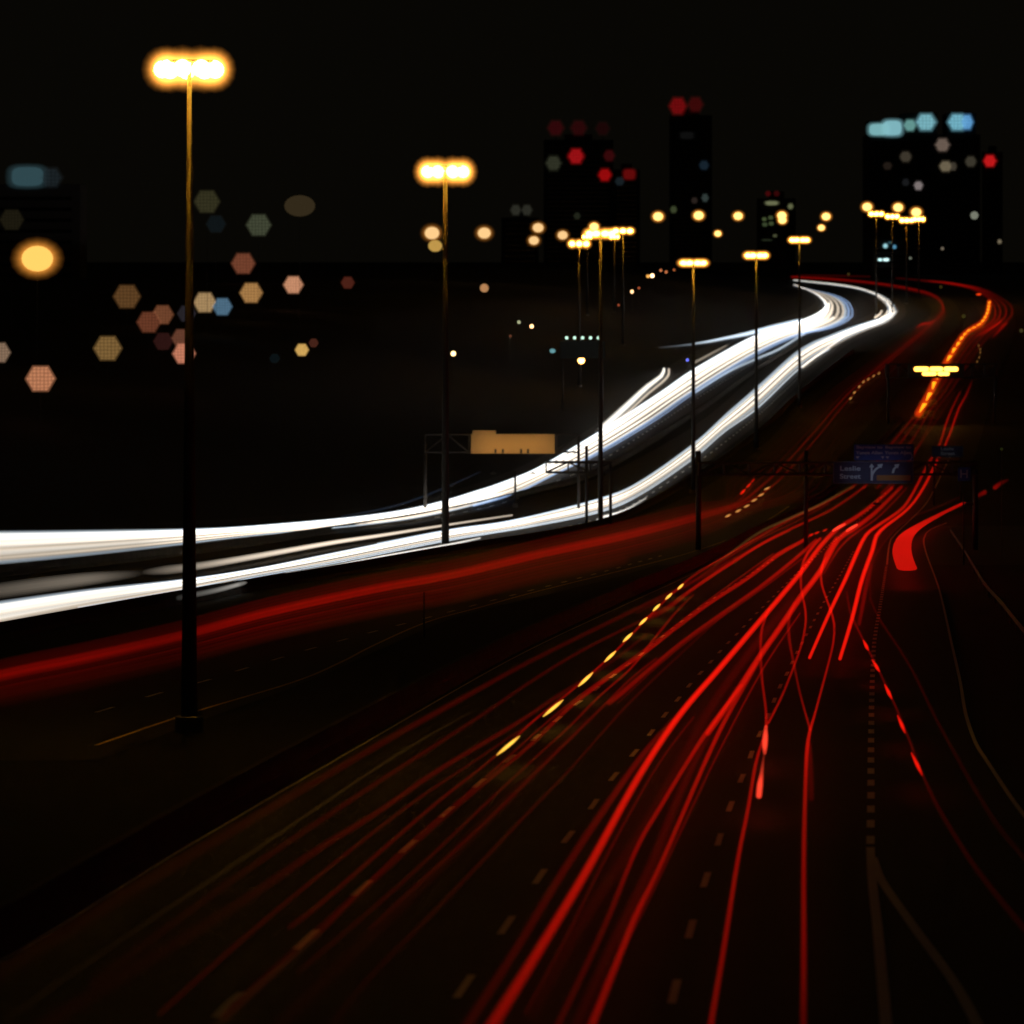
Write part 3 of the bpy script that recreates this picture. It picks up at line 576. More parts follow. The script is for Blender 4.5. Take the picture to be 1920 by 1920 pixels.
# arrow board sweep: red orange glow with yellow wedges
sweep = empty('arrow_board_sweep', hit(1740, 740, 1.2), 'orange sweep of light with yellow wedges behind the amber message sign', 'light trail')
SW = [(1722, 775), (1741, 741), (1754, 714), (1766, 694), (1778, 673), (1792, 651), (1806, 630), (1818, 619), (1836, 609), (1845, 600), (1851, 588), (1854, 576), (1855, 566)]
trail([(a, b, 17-.55*i, .6) for i, (a, b) in enumerate(SW)], T_ORNG, '', 'sweep_glow', h=1.2, parent=sweep)
W = [((1734, 757), (1723, 775), 10), ((1744, 737), (1736, 753), 9.5), ((1752, 716.5), (1748, 731), 9), ((1758, 708), (1757, 711), 4), ((1782, 667), (1775, 678), 8.5), ((1790, 653), (1785, 663), 8), ((1798, 642), (1793, 650), 7), ((1804, 632), (1800, 639), 7), ((1810, 625), (1806, 630), 6.5), ((1818, 618), (1812, 623), 6), ((1828, 613), (1820, 617), 5.5), ((1838, 607), (1830, 611.5), 5.5), ((1844, 600), (1840, 605), 5.5), ((1848, 593), (1845, 598), 5.5), ((1851, 586), (1849, 591), 5.5), ((1853, 579), (1852, 584), 5.5), ((1854, 573), (1853.5, 577), 5.5), ((1855, 566), (1854.5, 570.5), 5.5)]
for (a, b), (c, d), wd in W:
    trail([(c+.12*(a-c), d+.12*(b-d), 1.6, 1.3), ((a+c)/2, (b+d)/2, wd*.5, 1.3), (a, b, wd*.85, 1.3)], T_ORG, '', 'wedge', h=1.25, parent=sweep, flat=True)
red('small orange spark above the sweep at the far bend', [(1831, 552, 3, .8), (1835, 552, 5, 1.3), (1839, 551.5, 3, .8)], T_ORNG, h=2)

# ---------------------------------------------------------------- gantries and signs
M_GREEN = diffuse('sign_dark_blue', (0.003, 0.010, 0.055), .6)
M_BLUE = diffuse('sign_blue', (0.006, 0.05, 0.26), .6)
M_LET = diffuse('sign_lettering', (0.28, 0.40, 0.48), .5)
M_TAB = diffuse('sign_amber_tab', (0.16, 0.07, 0.004), .6)
M_EDGE = diffuse('sign_border', (0.05, 0.08, 0.14), .6)
def truss(t, Y, x0, x1, y0, y1, name='truss', depth=1.2, mat=M_STEEL, pitch=2.2, r=.07):
    a, b = at(x0, y0, Y), at(x1, y1, Y); m = MB()
    zt, zb = a.z, b.z
    for dy in (0, depth):
        m.rod((a.x, Y+dy, zt), (b.x, Y+dy, zt), r*1.4, n=6); m.rod((a.x, Y+dy, zb), (b.x, Y+dy, zb), r*1.4, n=6)
        n = max(1, int((b.x-a.x)/pitch)); st = (b.x-a.x)/n
        for k in range(n):
            x = a.x+k*st
            m.rod((x, Y+dy, zb), (x, Y+dy, zt), r, n=5)
            m.rod((x, Y+dy, zt if k % 2 else zb), (x+st, Y+dy, zb if k % 2 else zt), r, n=5)
    m.build(name, mat, t)
def post(t, Y, x, ytop, r=.22, mat=M_STEEL):
    p = at(x, ytop, Y); MB().rod((p.x, Y+.6, gz(p.x, Y)), (p.x, Y+.6, p.z), r, n=10).build('post', mat, t, True)
def panel(name, Y, x0, y0, x1, y1, mat, parent, th=.12, edge=True, r=None):
    a, b = at(x0, y0, Y), at(x1, y1, Y)
    o = MB().box((a.x, Y, b.z), (b.x, Y+th, a.z)).build(name, mat, parent)
    if edge:
        m = MB(); e = .09
        m.box((a.x, Y-.02, a.z-e), (b.x, Y-.002, a.z)); m.box((a.x, Y-.02, b.z), (b.x, Y-.002, b.z+e))
        m.box((a.x, Y-.02, b.z+e), (a.x+e, Y-.002, a.z-e)); m.box((b.x-e, Y-.02, b.z+e), (b.x, Y-.002, a.z-e))
        m.build('border', M_EDGE, parent)
    return o
def text(s, Y, xc, yc, h_px, parent, mat=M_LET, w_px=None, name='lettering'):
    c = bpy.data.curves.new(name, 'FONT'); c.body = s; c.align_x = 'CENTER'; c.align_y = 'CENTER'; c.size = h_px*Y/F*1.38; c.extrude = .01; c.offset = .008
    c.materials.append(mat)
    o = bpy.data.objects.new(name, c); C.objects.link(o); p = at(xc, yc, Y); p.y = Y-.03
    o.rotation_euler = (R(90), 0, 0)
    if w_px:
        bpy.context.view_layer.update(); wd = o.dimensions.x
        if wd > 0: o.scale.x = w_px*Y/F/wd
    bpy.context.view_layer.update()
    me = bpy.data.meshes.new_from_object(o); sc_ = o.scale.copy(); bpy.data.objects.remove(o)
    o = bpy.data.objects.new(name, me); C.objects.link(o); o.rotation_euler = (R(90), 0, 0); o.scale = sc_
    o.parent = parent; o.location = p-parent.location
    return o
def poly_px(name, Y, pts, mat, parent, th=.02, off=.03):
    V = [at(a, b, Y) for a, b in pts]; n = len(V)
    VV = [(v.x, Y-off, v.z) for v in V]+[(v.x, Y-off+th, v.z) for v in V]
    FF = [tuple(range(n)), tuple(reversed(range(n, 2*n)))]+[(k, (k+1) % n+0, (k+1) % n+n, k+n) for k in range(n)]
    o = mesh_ob(name, VV, FF, mat, parent); o.location = -parent.location; return o
def sign_fill(t, Y, x, y, power, col, sx, dist=3.5, drop=1.5):
    """Small floodlight on an arm in front of and below a sign board, as road signs carry."""
    p = at(x, y, Y); q = Vector((p.x, Y-dist, p.z-drop))
    MB().box((q.x-.35, q.y-.12, q.z-.22), (q.x+.35, q.y+.12, q.z-.06)).rod((q.x, q.y, q.z-.14), (q.x, Y-.02, p.z-drop-.14), .03, n=5).build('floodlight', M_DARK, t)
    L = bpy.data.lights.new('floodlight_lamp', 'AREA'); L.shape = 'RECTANGLE'; L.size = sx; L.size_y = .2; L.energy = power; L.color = col; L.spread = R(48)
    o = bpy.data.objects.new('floodlight_lamp', L); C.objects.link(o); o.parent = t; o.location = q-t.location
    d = Vector((p.x, Y, p.z+1.2))-q; o.rotation_euler = d.to_track_quat('-Z', 'Y').to_euler()

YG = 380.0
b = hit(1310, 1032)
gt = empty('sign_gantry', Vector((b.x, YG, b.z)), 'dark steel gantry carrying the road signs over the near lanes', 'gantry')
truss(gt, YG+.5, 1310, 1835, 868, 890, mat=M_DARK)
for x in (1310, 1830): post(gt, YG+.5, x, 846 if x < 1500 else 880, .26, M_DARK)
post(gt, YG+.5, 1512, 845, .2, M_DARK)
s1 = empty('direction_sign', at(1638, 907, YG), 'dark blue Leslie Street sign with two white arrows on the gantry', 'road sign')
panel('sign_board', YG, 1562, 865, 1713, 907, M_GREEN, s1)
text('Leslie', YG, 1594, 878.5, 9, s1, w_px=38); text('Street', YG, 1594, 893.5, 9, s1, w_px=39)
poly_px('arrow', YG, [(1632.6, 901), (1632.6, 876), (1629.5, 876), (1634.3, 869), (1639, 876), (1636, 876), (1636, 884), (1640.5, 878.5), (1647, 874), (1645, 871), (1655.5, 869.5), (1652.5, 878), (1650, 876.2), (1643.5, 881), (1638.3, 888), (1636.4, 894), (1636.4, 901)], M_LET, s1)
poly_px('arrow', YG, [(1672, 887), (1674, 879), (1678.5, 874.5), (1676.5, 871.5), (1686.5, 869.5), (1683.5, 878), (1681.5, 876.5), (1678, 880), (1676, 887)], M_LET, s1)
panel('amber_tab', YG-.03, 1644, 891, 1707, 901, M_TAB, s1, th=.02, edge=False)
s2 = empty('direction_sign', at(1657, 862, YG), 'paler blue panel stacked above the Leslie Street sign', 'road sign')
panel('sign_board', YG, 1601, 833, 1713, 863, M_BLUE, s2, edge=False)
for xc in (1630, 1684):
    text('Bayview to', YG, xc, 838.5, 5.5, s2, w_px=48); text('Yonge Allen', YG, xc, 849, 6, s2, w_px=50)
for xc in (1608, 1655, 1664): poly_px('arrow', YG, [(xc-3.5, 855.5), (xc+3.5, 855.5), (xc, 860.5)], M_LET, s2)
m = MB()
for k in range(8):
    a, c = math.pi*(-.35+.16*k), math.pi*(-.35+.16*(k+1)); q = at(1703, 856, YG); r_ = .36
    m.rod(q+Vector((r_*math.cos(a), -.04, r_*math.sin(a))), q+Vector((r_*math.cos(c), -.04, r_*math.sin(c))), .03, n=5)
m.build('curved_mark', M_LET, s2)
sign_fill(s1, YG, 1638, 907, 6, (.7, .85, 1.0), 5.0)  # light added to brighten the stacked gantry signs
s3 = empty('direction_sign', Vector((at(1775, 850, 560).x, 560, zr(560))), 'smaller dark blue sign with an amber strip right of the Leslie Street sign', 'road sign')
panel('sign_board', 560, 1747, 836, 1806, 857, M_GREEN, s3)
text('Leslie', 560, 1776, 841.5, 6, s3, w_px=24); text('Street', 560, 1777, 850.5, 6, s3, w_px=26)
panel('amber_tab', 560, 1758, 858, 1800, 863, M_TAB, s3, edge=False)
post(s3, 560, 1752, 850, .12, M_DARK); post(s3, 560, 1802, 850, .12, M_DARK)
sign_fill(s3, 560, 1776, 857, 1.0, (.8, .9, 1.0), 3.0)  # added light for the smaller sign face
Yh = 330.0
s4 = empty('hospital_sign', Vector((at(1807, 890, Yh).x, Yh, zr(Yh))), 'small square blue sign with a white H at the right verge', 'road sign')
panel('sign_board', Yh, 1796, 876, 1820, 902, M_BLUE, s4, edge=False); text('H', Yh, 1807.5, 889.5, 16, s4, w_px=14)
post(s4, Yh, 1808, 900, .06, M_DARK); sign_fill(s4, Yh, 1808, 902, .2, (.85, .85, 1), .5)  # the light on the H sign is added
# amber message sign
YV = 745.0
vg = empty('message_sign', Vector((at(1755, 700, YV).x, YV, zr(YV))), 'amber lit message sign in two rows on a thin gantry over the road', 'message sign')
truss(vg, YV+.5, 1662, 1870, 683, 708, mat=M_DARK, r=.08)
post(vg, YV+.5, 1666, 683, .2, M_DARK); post(vg, YV+.5, 1866, 683, .2, M_DARK)
panel('sign_board', YV, 1703, 682, 1808, 709, M_DARK, vg, th=.5, edge=False)
M_LED = glow('amber_diodes', (1.0, .42, .055), 6)
def capsule(x0, x1, yc, hp, parent):
    a, b = at(x0, yc, YV), at(x1, yc, YV); r = hp*YV/F/2; m = MB(); n = 8; V = []
    for k in range(n+1):
        t = math.pi/2+math.pi*k/n; V.append((a.x+r+r*math.cos(t), a.z+r*math.sin(t)))
    for k in range(n+1):
        t = -math.pi/2+math.pi*k/n; V.append((b.x-r+r*math.cos(t), a.z+r*math.sin(t)))
    q = len(V); VV = [(x, YV-.08, z) for x, z in V]+[(x, YV-.004, z) for x, z in V]
    o = mesh_ob('lit_word', VV, [tuple(range(q)), tuple(reversed(range(q, 2*q)))]+[(k, (k+1) % q, (k+1) % q+q, k+q) for k in range(q)], M_LED, parent)
    o.location = -parent.location
for x0, x1 in ((1713.5, 1741.5), (1743, 1768), (1769.5, 1796.5)): capsule(x0, x1, 692, 8.2, vg)
for x0, x1 in ((1729, 1756), (1758, 1780)): capsule(x0, x1, 700.6, 7.2, vg)
# left gantry, seen from behind
YL = 535.0
M_BACK = diffuse('sign_back', (0.62, 0.42, 0.20), .8)
lg = empty('sign_gantry', Vector((at(797, 900, YL).x, YL, gz(at(797, 900, YL).x, YL))), 'pale steel gantry with a long tan board left of the third mast', 'gantry')
truss(lg, YL+.5, 797, 1085, 815, 848, mat=M_STEEL, pitch=2.8); post(lg, YL+.5, 797, 833, .24); post(lg, YL+.5, 1085, 815, .2)
sb = empty('sign_board', at(960, 850, YL), 'long plain tan sign board glowing dully on the left gantry', 'road sign')
panel('board', YL, 883, 814, 1040, 850.5, M_BACK, sb, edge=False); panel('top_board', YL, 886, 807, 930, 813.8, M_BACK, sb, edge=False)
for x in (929, 943, 977, 990): panel('bracket', YL-.1, x-2, 842, x+2, 850, M_DARK, sb, th=.09, edge=False)
for x in (925, 998): sign_fill(sb, YL, x, 852, 26, (1.0, .60, .22), 4.5, dist=6, drop=2.0)
YK = 500.0
kg = empty('sign_gantry', Vector((at(1100, 900, YK).x, YK, zr(YK))), 'dark beam gantry crossing the upper white band behind the third mast', 'gantry')
truss(kg, YK, 1024, 1148, 867, 886, mat=M_STEEL, r=.09); panel('walkway', YK-.3, 1030, 884, 1146, 887.5, M_DARK, kg, edge=False); panel('walkway', YK-.3, 1036, 864, 1146, 869, M_DARK, kg, edge=False)
post(kg, YK, 1100, 836, .2, M_DARK); post(kg, YK-.4, 1145, 864, .2, M_DARK)
pp = empty('road_post', hit(966, 952), 'slim dark post standing in front of the upper white band', 'post')
MB().rod(pp.location, at(966, 884, pp.location.y), .19, .15, 10).build('shaft', M_DARK, pp, True)
q = pp.location; MB().rod(q, q+Vector((0, 0, .6)), .4, .34, 10).build('footing', M_CONC, pp)
pp = empty('road_post', hit(795, 1195), 'faint thin post right of the yellow edge line', 'post')
MB().rod(pp.location, at(795, 1110, pp.location.y), .05, .04, 8).build('shaft', M_DARK, pp, True)

# ---------------------------------------------------------------- far and out-of-focus lights
def lin(c): return tuple(((v/255)/12.92 if v/255 <= .04045 else ((v/255+.055)/1.055)**2.4) for v in c)
def lantern(px, py, d, rgb, label, k=1.0, hx=None, Y=None, hexa=True, group=None, h=7.0, halo=0):
    p = hit_hill(px, py, h) if Y is None else at(px, py, Y)
    if p is None: p = at(px, py, 900)
    m = p.y/F; r = d*m/2; rz = (hx or d)*m/2
    X, Yy, z = p; g0 = gz(X, Yy)
    t = empty('street_lamp', (X, Yy, g0), label, 'street lamp', group)
    col = lin(rgb); mx = max(col); mat = (lattice if hexa else glow)('lamp_%d_%d_%d_%d_%d' % (*rgb, int(k*10), hexa), tuple(c/mx for c in col), mx*k)
    mb = MB()
    if hexa:
        V = [(X+r*math.cos(math.pi*j/3), z+rz*.98*math.sin(math.pi*j/3)) for j in range(6)]
        mb.v = [(a, Yy-r*.25, b) for a, b in V]+[(a, Yy+r*.25, b) for a, b in V]
        mb.f = [tuple(range(6)), tuple(reversed(range(6, 12)))]+[(j, (j+1) % 6, (j+1) % 6+6, j+6) for j in range(6)]
        for z_ in mb.v: pass
        mb.v = [(X+(a-X)*.86, b, z+(c-z)*.86) for a, b, c in mb.v]  # hexagon takes the shape and size of a defocused light, not a fitting
        lp = mb.build('lamp_panel', mat, t)
        rm = trail_mat('rim_%d_%d_%d' % rgb, col); Vr, Fr, Ar = [], [], []  # additive shells paint a soft blur edge around the hexagon
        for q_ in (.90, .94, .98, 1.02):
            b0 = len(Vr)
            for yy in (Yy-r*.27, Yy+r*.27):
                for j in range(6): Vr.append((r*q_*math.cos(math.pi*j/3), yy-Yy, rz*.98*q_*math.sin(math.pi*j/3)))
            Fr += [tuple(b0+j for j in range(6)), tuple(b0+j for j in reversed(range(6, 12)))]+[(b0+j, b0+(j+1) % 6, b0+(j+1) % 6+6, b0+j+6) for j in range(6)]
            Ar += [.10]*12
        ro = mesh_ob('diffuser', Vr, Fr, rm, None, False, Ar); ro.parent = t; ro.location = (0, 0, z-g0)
    else:
        lg_ = mb.blob(p, r*(.8 if halo else 1), r*.8, rz*(.8 if halo else 1), 18, 10).build('lamp_globe', mat, t, True)
        if halo:
            gb = MB()  # painted halo: emissive shells fading outward from the globe
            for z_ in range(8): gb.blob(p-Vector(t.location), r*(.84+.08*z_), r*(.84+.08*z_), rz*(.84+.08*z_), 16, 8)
            go = mesh_ob('refractor', gb.v, gb.f, trail_mat('amber_glass', (1.0, 0.36, 0.05)), None, True, [halo*.11*math.exp(-(z_/4.0)**1.6) for z_ in range(8) for _ in range(len(gb.v)//8)]); go.parent = lg_; go.location = -Vector(lg_.location) 
    if z-rz > g0: MB().rod((X, Yy, g0), (X, Yy, z-rz*.7), max(.03, .012*r), n=6).build('pole', M_DARK, t)
    return t
NB = 'out of focus lights of the left hillside'
for a in [
    (388, 378, 52, (44, 42, 26), 'dim olive hexagon of light right below the nearest mast head'),
    (485, 422, 50, (56, 60, 45), 'grey green hexagon of light between the first two masts'),
    (22, 412, 48, (24, 21, 12), 'very dim olive disc of light near the left edge above the amber one'),
    (405, 420, 40, (13, 18, 20), 'nearly black blue disc of light under the dim olive hexagon'),
    (456, 494, 48, (104, 58, 40), 'rust brown hexagon of light below the grey green one'),
    (550, 534, 40, (185, 130, 98), 'pale peach hexagon of light at the right of the left group'),
    (652, 530, 28, (70, 30, 21), 'small dark red disc of light farthest right of the left group'),
    (471, 549, 46, (150, 110, 64), 'golden hexagon of light below the rust brown one'),
    (238, 556, 54, (82, 56, 30), 'large dim brown hexagon of light, second row from the left'),
    (384, 567, 46, (150, 122, 84), 'beige hexagon of light touching the blue one'),
    (417, 575, 40, (70, 98, 118), 'blue hexagon of light touching the beige one'),
    (350, 588, 38, (34, 31, 35), 'very dim grey violet disc of light left of the beige hexagon'),
    (305, 590, 44, (100, 60, 39), 'upper of two overlapping brown hexagons of light'),
    (279, 604, 48, (92, 50, 33), 'lower of two overlapping brown hexagons of light'),
    (202, 653, 56, (110, 84, 47), 'large khaki hexagon of light at lower left'),
    (306, 640, 40, (40, 18, 16), 'very dark red disc of light left of the pink hexagon'),
    (341, 634, 42, (92, 55, 40), 'brown hexagon of light just above the pink one'),
    (345, 663, 46, (180, 112, 86), 'pink hexagon of light under the brown one'),
    (-2, 661, 46, (120, 97, 78), 'greyish hexagon of light cut by the left edge'),
    (76, 710, 58, (168, 110, 78), 'lowest salmon hexagon of light near the left edge'),
    (566, 656, 28, (195, 155, 84), 'small yellow hexagon of light at lower right of the left group'),
    (588, 643, 20, (64, 32, 23), 'tiny brown disc of light beside the small yellow hexagon'),
    (515, 672, 22, (9, 15, 17), 'almost invisible teal disc of light left of the small yellow hexagon')]:
    lantern(a[0], a[1], a[2], a[3], a[4], group=NB)
lantern(562, 386, 58, (50, 41, 26), 'dim wide brown oval of light left of the second mast head', hx=40, hexa=False, group=NB)
lantern(70, 485, 74, (240, 196, 100), 'big amber disc of light at the left edge', k=1.0, hx=60, hexa=False, group=NB, Y=700, halo=.8)
for x, y, d, c, k, lb in [
    (850, 663, 9, (255, 215, 140), 4, 'small bright amber light alone right of the second mast pole'), (908, 540, 16, (180, 130, 85), 1, 'dull tan dot of light alone in the dark middle'),
    (973, 604, 6, (190, 195, 150), 1, 'tiny pale green light left of a bright warm one'), (997, 612, 7, (255, 190, 130), 4, 'tiny bright warm light at mid left of the signs'),
    (957, 630, 4, (120, 70, 50), 1, 'faintest tiny reddish light below the pale green one'), (1090, 676, 12, (255, 176, 90), 12, 'starry amber light under the five green lights'),
    (1185, 547, 6, (255, 200, 140), 3, 'bright warm dot low on the distant slope'), (1198, 540, 4, (200, 100, 60), 1, 'small reddish dot just right of the bright warm dot'),
    (1215, 518, 6, (240, 170, 80), 1.5, 'yellowish dot touching the brightest dot of the slope'), (1223, 517, 7, (255, 205, 150), 5, 'brightest dot of the distant slope'),
    (1239, 507, 5, (220, 130, 80), 1, 'first of three orange dots up the slope'), (1249, 510, 5, (220, 130, 80), 1, 'middle of three orange dots up the slope'),
    (1264, 506, 4, (200, 110, 60), 1, 'last of three orange dots up the slope'), (1160, 572, 4, (170, 80, 50), 1, 'lone dim reddish dot at the foot of the slope'),
    (1289, 675, 5, (110, 120, 255), 1.6, 'tiny blue light left of the third mast from the right')]:
    lantern(x, y, d, c, lb, k=k, hexa=False)
FL = 'warm lamps along the distant skyline'
for x, y, d, lb in [(810, 437, 34, 'large cream globe left of the second mast pole'), (908, 437, 30, 'cream globe right of the second mast pole'), (1009, 427, 25, 'upper of two cream globes left of the middle cluster'),
                    (1001, 451, 23, 'lower of two cream globes left of the middle cluster'), (1055, 441, 23, 'cream globe touching the middle cluster on its left'), (1114, 425, 20, 'cream globe on top of the middle cluster'),
                    (1234, 406, 22, 'first warm globe right of the middle cluster'), (1310, 404, 22, 'second warm globe right of the middle cluster'), (1384, 405, 20, 'third warm globe right of the middle cluster'),
                    (1466, 404, 20, 'upper of the doubled warm globes by the green windowed block'), (1467, 413, 18, 'lower of the doubled warm globes by the green windowed block'), (1549, 406, 19, 'warm globe above the last mast head'),
                    (1346, 438, 15, 'small warm globe between the third and second masts from the right'), (1540, 427, 15, 'small warm globe just above the last mast head'),
                    (1626, 388, 21, 'upper left globe of the right cluster'), (1684, 389, 21, 'topmost globe in the middle of the right cluster'), (1718, 398, 22, 'upper right globe of the right cluster')]:
    far = x > 1100
    lantern(x, y, d, (255, 214, 150) if not far else (255, 200, 112), lb, k=.85 if not far else 2.2, hx=d*.85, Y=1500 if x < 1200 else 1900, hexa=False, group=FL, halo=.35 if not far else 1)
lantern(816, 461, 26, (190, 150, 75), 'yellower globe under the large cream globe', k=1, hx=22, Y=1300, hexa=False, group=FL)

# floodlit hoarding with five green lights
YB = 800.0
fb = empty('lit_hoarding', Vector((at(1095, 660, YB).x, YB, gz(at(1095, 660, YB).x, YB))), 'dark hoarding with a row of five tiny green lights on top', 'hoarding')
MB().box(tuple(at(1050, 672, YB)), tuple(at(1134, 640, YB+.4))).build('board', diffuse('hoarding_board', (.03, .035, .033), .8), fb)
for x in (1055, 1130): post(fb, YB, x, 665, .15, M_DARK)
for i in range(5):
    p = at(1062.5+i*14.9, 633.5, YB); MB().blob(p, .3, .3, .3).build('lamp', glow('green_white_lamp', (.62, 1, .78), 1.4), fb, True)
    MB().rod((p.x, YB, p.z-.25), (p.x, YB, at(0, 641, YB).z), .04, n=5).build('lamp_arm', M_DARK, fb)
lantern(1036, 658, 11, (100, 150, 156), 'small dim teal light left of the starry amber one', hx=8, hexa=False)

# ---------------------------------------------------------------- towers
def tower(x0, x1, ytop, Y, label, pieces, extra=()):
    a = at(x0, ytop, Y); b = at(x1, ytop, Y); zb = zr(Y)-2
    t = empty('tower_block', ((a.x+b.x)/2, Y, zb), label, 'tower')
    m = MB(); dp = (b.x-a.x)*.7
    m.box((a.x, Y, zb), (b.x, Y+dp, a.z))
    m.build('wall', M_CONC_DARK, t)
    r = MB()
    if not extra: r.box((a.x+(b.x-a.x)*.3, Y+dp*.2, a.z+.01), (a.x+(b.x-a.x)*.7, Y+dp*.7, a.z+5))
    for (u0, u1, yt) in extra:
        p, q = at(u0, yt, Y), at(u1, yt, Y); r.box((p.x, Y+.5, a.z+.01), (q.x, Y+dp*.6, p.z))
    r.build('roof', M_CONC_DARK, t)
    wd = MB(); nfl = int((a.z-zb)/4)
    for j in range(2, nfl):
        wd.box((a.x+3, Y-.15, zb+j*4), (b.x-3, Y-.01, zb+j*4+1.3))
    wd.build('window_band', diffuse('dark_glass', (.01, .011, .013), .15), t)
    for nm, x, y, w_, h_, rgb, k in pieces:
        c = at(x, y, Y); rx, rz = w_*Y/F/2, h_*Y/F/2; col = tuple(.8*v for v in lin(rgb)); mx = max(col)
        mat = glow('lit_%d_%d_%d_%d' % (*rgb, int(k*10)), tuple(v/mx for v in col), mx*k)
        n = 6 if w_ <= h_*1.15 else 20; q = MB()
        P = [((c.x+rx*math.copysign(abs(math.cos(2*math.pi*j/n))**(1 if n == 6 else .6), math.cos(2*math.pi*j/n))), (c.z+rz*math.copysign(abs(math.sin(2*math.pi*j/n))**(1 if n == 6 else .6), math.sin(2*math.pi*j/n)))) for j in range(n)]
        if w_ > 12 and n == 6: mat = lattice('diodes_%d_%d_%d_%d' % (*rgb, int(k*10)), tuple(v/mx for v in col), mx*k, 5.0)  # defocus dots put into the emission of larger lit pieces
        P0 = P; P = [(c.x+(u-c.x)*.8, c.z+(v-c.z)*.8) for u, v in P0]
        q.v = [(u, Y-.8, v) for u, v in P]+[(u, Y-.2, v) for u, v in P]
        q.f = [tuple(range(n)), tuple(reversed(range(n, 2*n)))]+[(j, (j+1) % n, (j+1) % n+n, j+n) for j in range(n)]
        wo = q.build(nm, mat, t)
        Vr, Fr, Ar = [], [], []  # additive shells paint a blurred glow around the lit piece
        for i_, q_ in enumerate((.84, .90, .96, 1.02, 1.08, 1.14)):
            b0 = len(Vr)
            for yy in (Y-1.0-.1*i_, Y-.15+.01*i_):
                for u, v in P0: Vr.append((c.x+(u-c.x)*q_, yy, c.z+(v-c.z)*q_))
            Fr += [tuple(b0+j for j in range(n)), tuple(b0+j for j in reversed(range(n, 2*n)))]
            Ar += [.05*k]*(2*n)
        ro = mesh_ob('pane', Vr, Fr, trail_mat('pane_%d_%d_%d' % rgb, col), None, False, Ar); ro.parent = wo; ro.location = (0, 0, 0)
        if y+h_/2 < ytop: MB().rod((c.x, Y-.5, c.z-rz), (c.x, Y+1, a.z), .3, n=5).build('beacon_mast', M_DARK, t)
    return t
tower(1020, 1150, 262, 3600, 'left dark tower with dim red beacons and one grey green window', [
    ('beacon', 1042, 240, 34, 34, (46, 7, 9), 1), ('beacon', 1085, 240, 34, 34, (40, 7, 8), 1), ('beacon', 1130, 241, 30, 30, (26, 6, 6), 1),
    ('window', 1080, 293, 34, 34, (150, 16, 20), 1), ('window', 1142, 292, 24, 26, (52, 8, 10), 1), ('window', 1038, 306, 32, 34, (46, 48, 36), 1), ('window', 1134, 328, 28, 28, (150, 10, 12), 1), ('window', 1082, 405, 15, 16, (32, 35, 25), 1)])
tower(1150, 1200, 318, 3500, 'low dark block right of the left tower with a red light', [('window', 1180, 327, 26, 22, (92, 9, 9), 1), ('window', 1162, 340, 20, 20, (22, 30, 34), 1)])
tower(1257, 1335, 216, 3800, 'slim middle tower with two red beacons on its roof', [
    ('beacon', 1271, 199, 36, 38, (105, 10, 12), 1), ('beacon', 1304, 196, 32, 34, (56, 8, 8), 1), ('window', 1320, 310, 21, 22, (22, 34, 44), 1), ('window', 1288, 254, 30, 16, (13, 13, 13), 1),
    ('window', 1322, 371, 15, 18, (48, 58, 56), 1), ('window', 1302, 376, 14, 14, (40, 32, 28), 1), ('window', 1263, 393, 14, 16, (58, 66, 42), 1)])
tower(1630, 1838, 252, 3300, 'wide right tower crowned with glowing cyan floors', [
    ('lit_storey', 1647, 243, 42, 26, (132, 190, 195), .8), ('lit_storey', 1673, 240, 42, 34, (140, 200, 210), .75), ('lit_storey', 1706, 235, 26, 26, (110, 165, 160), .8), ('lit_storey', 1736, 229, 42, 38, (128, 190, 202), .8), ('lit_storey', 1795, 229, 40, 38, (122, 190, 210), .8), ('lit_storey', 1813, 229, 26, 34, (90, 150, 200), 1),
    ('window', 1767, 272, 30, 30, (105, 90, 80), 1), ('window', 1698, 294, 25, 25, (60, 54, 44), 1), ('window', 1773, 312, 27, 25, (106, 96, 76), 1), ('window', 1787, 312, 16, 20, (60, 54, 45), 1), ('window', 1820, 303, 24, 25, (58, 54, 44), 1),
    ('window', 1722, 348, 19, 20, (125, 115, 114), 1), ('window', 1698, 342, 16, 17, (24, 25, 27), 1), ('window', 1664, 311, 20, 18, (32, 25, 20), 1)],
    extra=[(1630, 1692, 226), (1694, 1757, 212), (1776, 1830, 212)])
tower(1844, 1880, 285, 3350, 'narrow dark block beside the wide tower bearing one red light', [('window', 1856, 302, 27, 27, (192, 24, 26), 1), ('window', 1874, 453, 9, 10, (110, 100, 80), 1)])
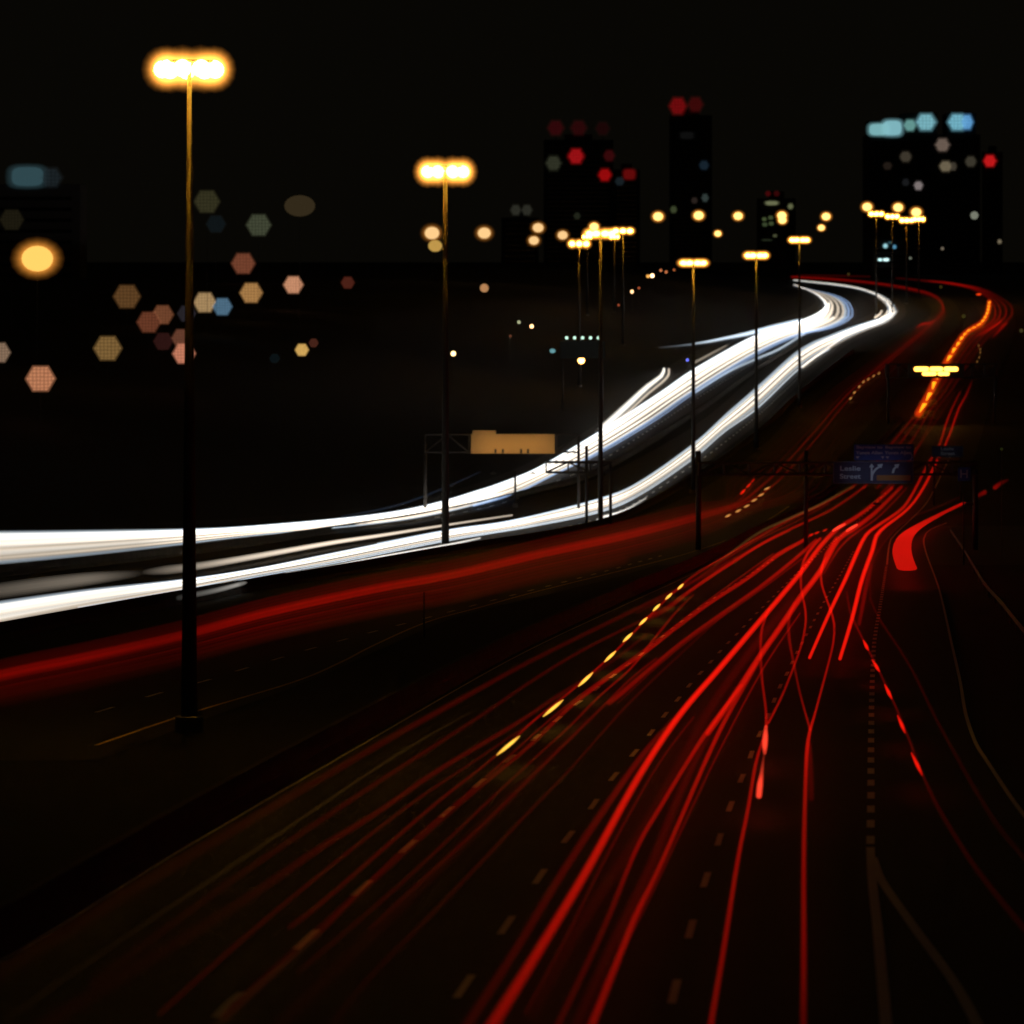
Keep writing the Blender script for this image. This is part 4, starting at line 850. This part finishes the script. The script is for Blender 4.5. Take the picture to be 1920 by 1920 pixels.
tower(1422, 1492, 372, 2900, 'small mid distance block with green lit windows', [
    ('beacon', 1440, 363, 12, 12, (62, 6, 8), 1), ('beacon', 1456, 363, 13, 12, (52, 6, 7), 1), ('window', 1447, 381, 27, 9, (102, 106, 76), 1), ('window', 1482, 387, 12, 13, (92, 96, 66), 1),
    ('window', 1433, 411, 10, 9, (64, 76, 46), 1), ('window', 1445, 408, 10, 8, (60, 72, 44), 1), ('window', 1434, 421, 10, 8, (54, 66, 42), 1), ('window', 1446, 419, 10, 8, (60, 72, 44), 1), ('window', 1453, 442, 8, 6, (70, 74, 50), 1), ('window', 1438, 450, 22, 4, (30, 36, 24), 1)])
tower(1636, 1700, 448, 2600, 'low block with two bright cyan strips below the right cluster', [
    ('window', 1660, 461, 10, 10, (150, 205, 215), 1), ('window', 1677, 463, 8, 9, (80, 140, 170), 1), ('window', 1669, 455, 9, 5, (40, 70, 80), 1), ('window', 1650, 487, 8, 5, (190, 235, 235), 1.6), ('window', 1661, 487, 12, 5.5, (200, 240, 240), 1.6)])
tower(-30, 150, 345, 1500, 'broad low building at the far left with a blue lit sign band', [('lit_storey', 52, 331, 74, 44, (46, 70, 76), 1), ('lit_storey', 96, 333, 46, 44, (24, 30, 33), 1)])
tower(940, 1010, 408, 3000, 'small block with a pair of grey lit windows above the skyline lamps', [('window', 967, 394, 22, 24, (42, 42, 35), 1), ('window', 988, 394, 22, 24, (42, 42, 35), 1)])
for x, y, d, c, lb in [(1827, 404, 15, (118, 122, 108), 'lone pale dot right of the right cluster'), (1767, 466, 6, (110, 100, 85), 'tiny warm dot under the right tower'), (1707, 484, 5, (110, 115, 100), 'tiny pale dot right of the cyan strips'),
                       (1591, 514, 5, (60, 48, 20), 'tiny dull lamp above the far bend of the white trails'), (1764, 538, 6, (52, 42, 14), 'tiny olive lamp between the two far red bends'), (1807, 593, 7, (56, 50, 16), 'small olive lamp left of the orange sweep'), (1915, 620, 7, (62, 56, 30), 'small olive lamp at the right edge of the picture'), (1878, 842, 6, (28, 30, 8), 'tiny dull green dot on the dark right verge')]:
    lantern(x, y, d, c, lb, Y=2600 if y < 530 else 1200 if y < 800 else 350, hexa=False)
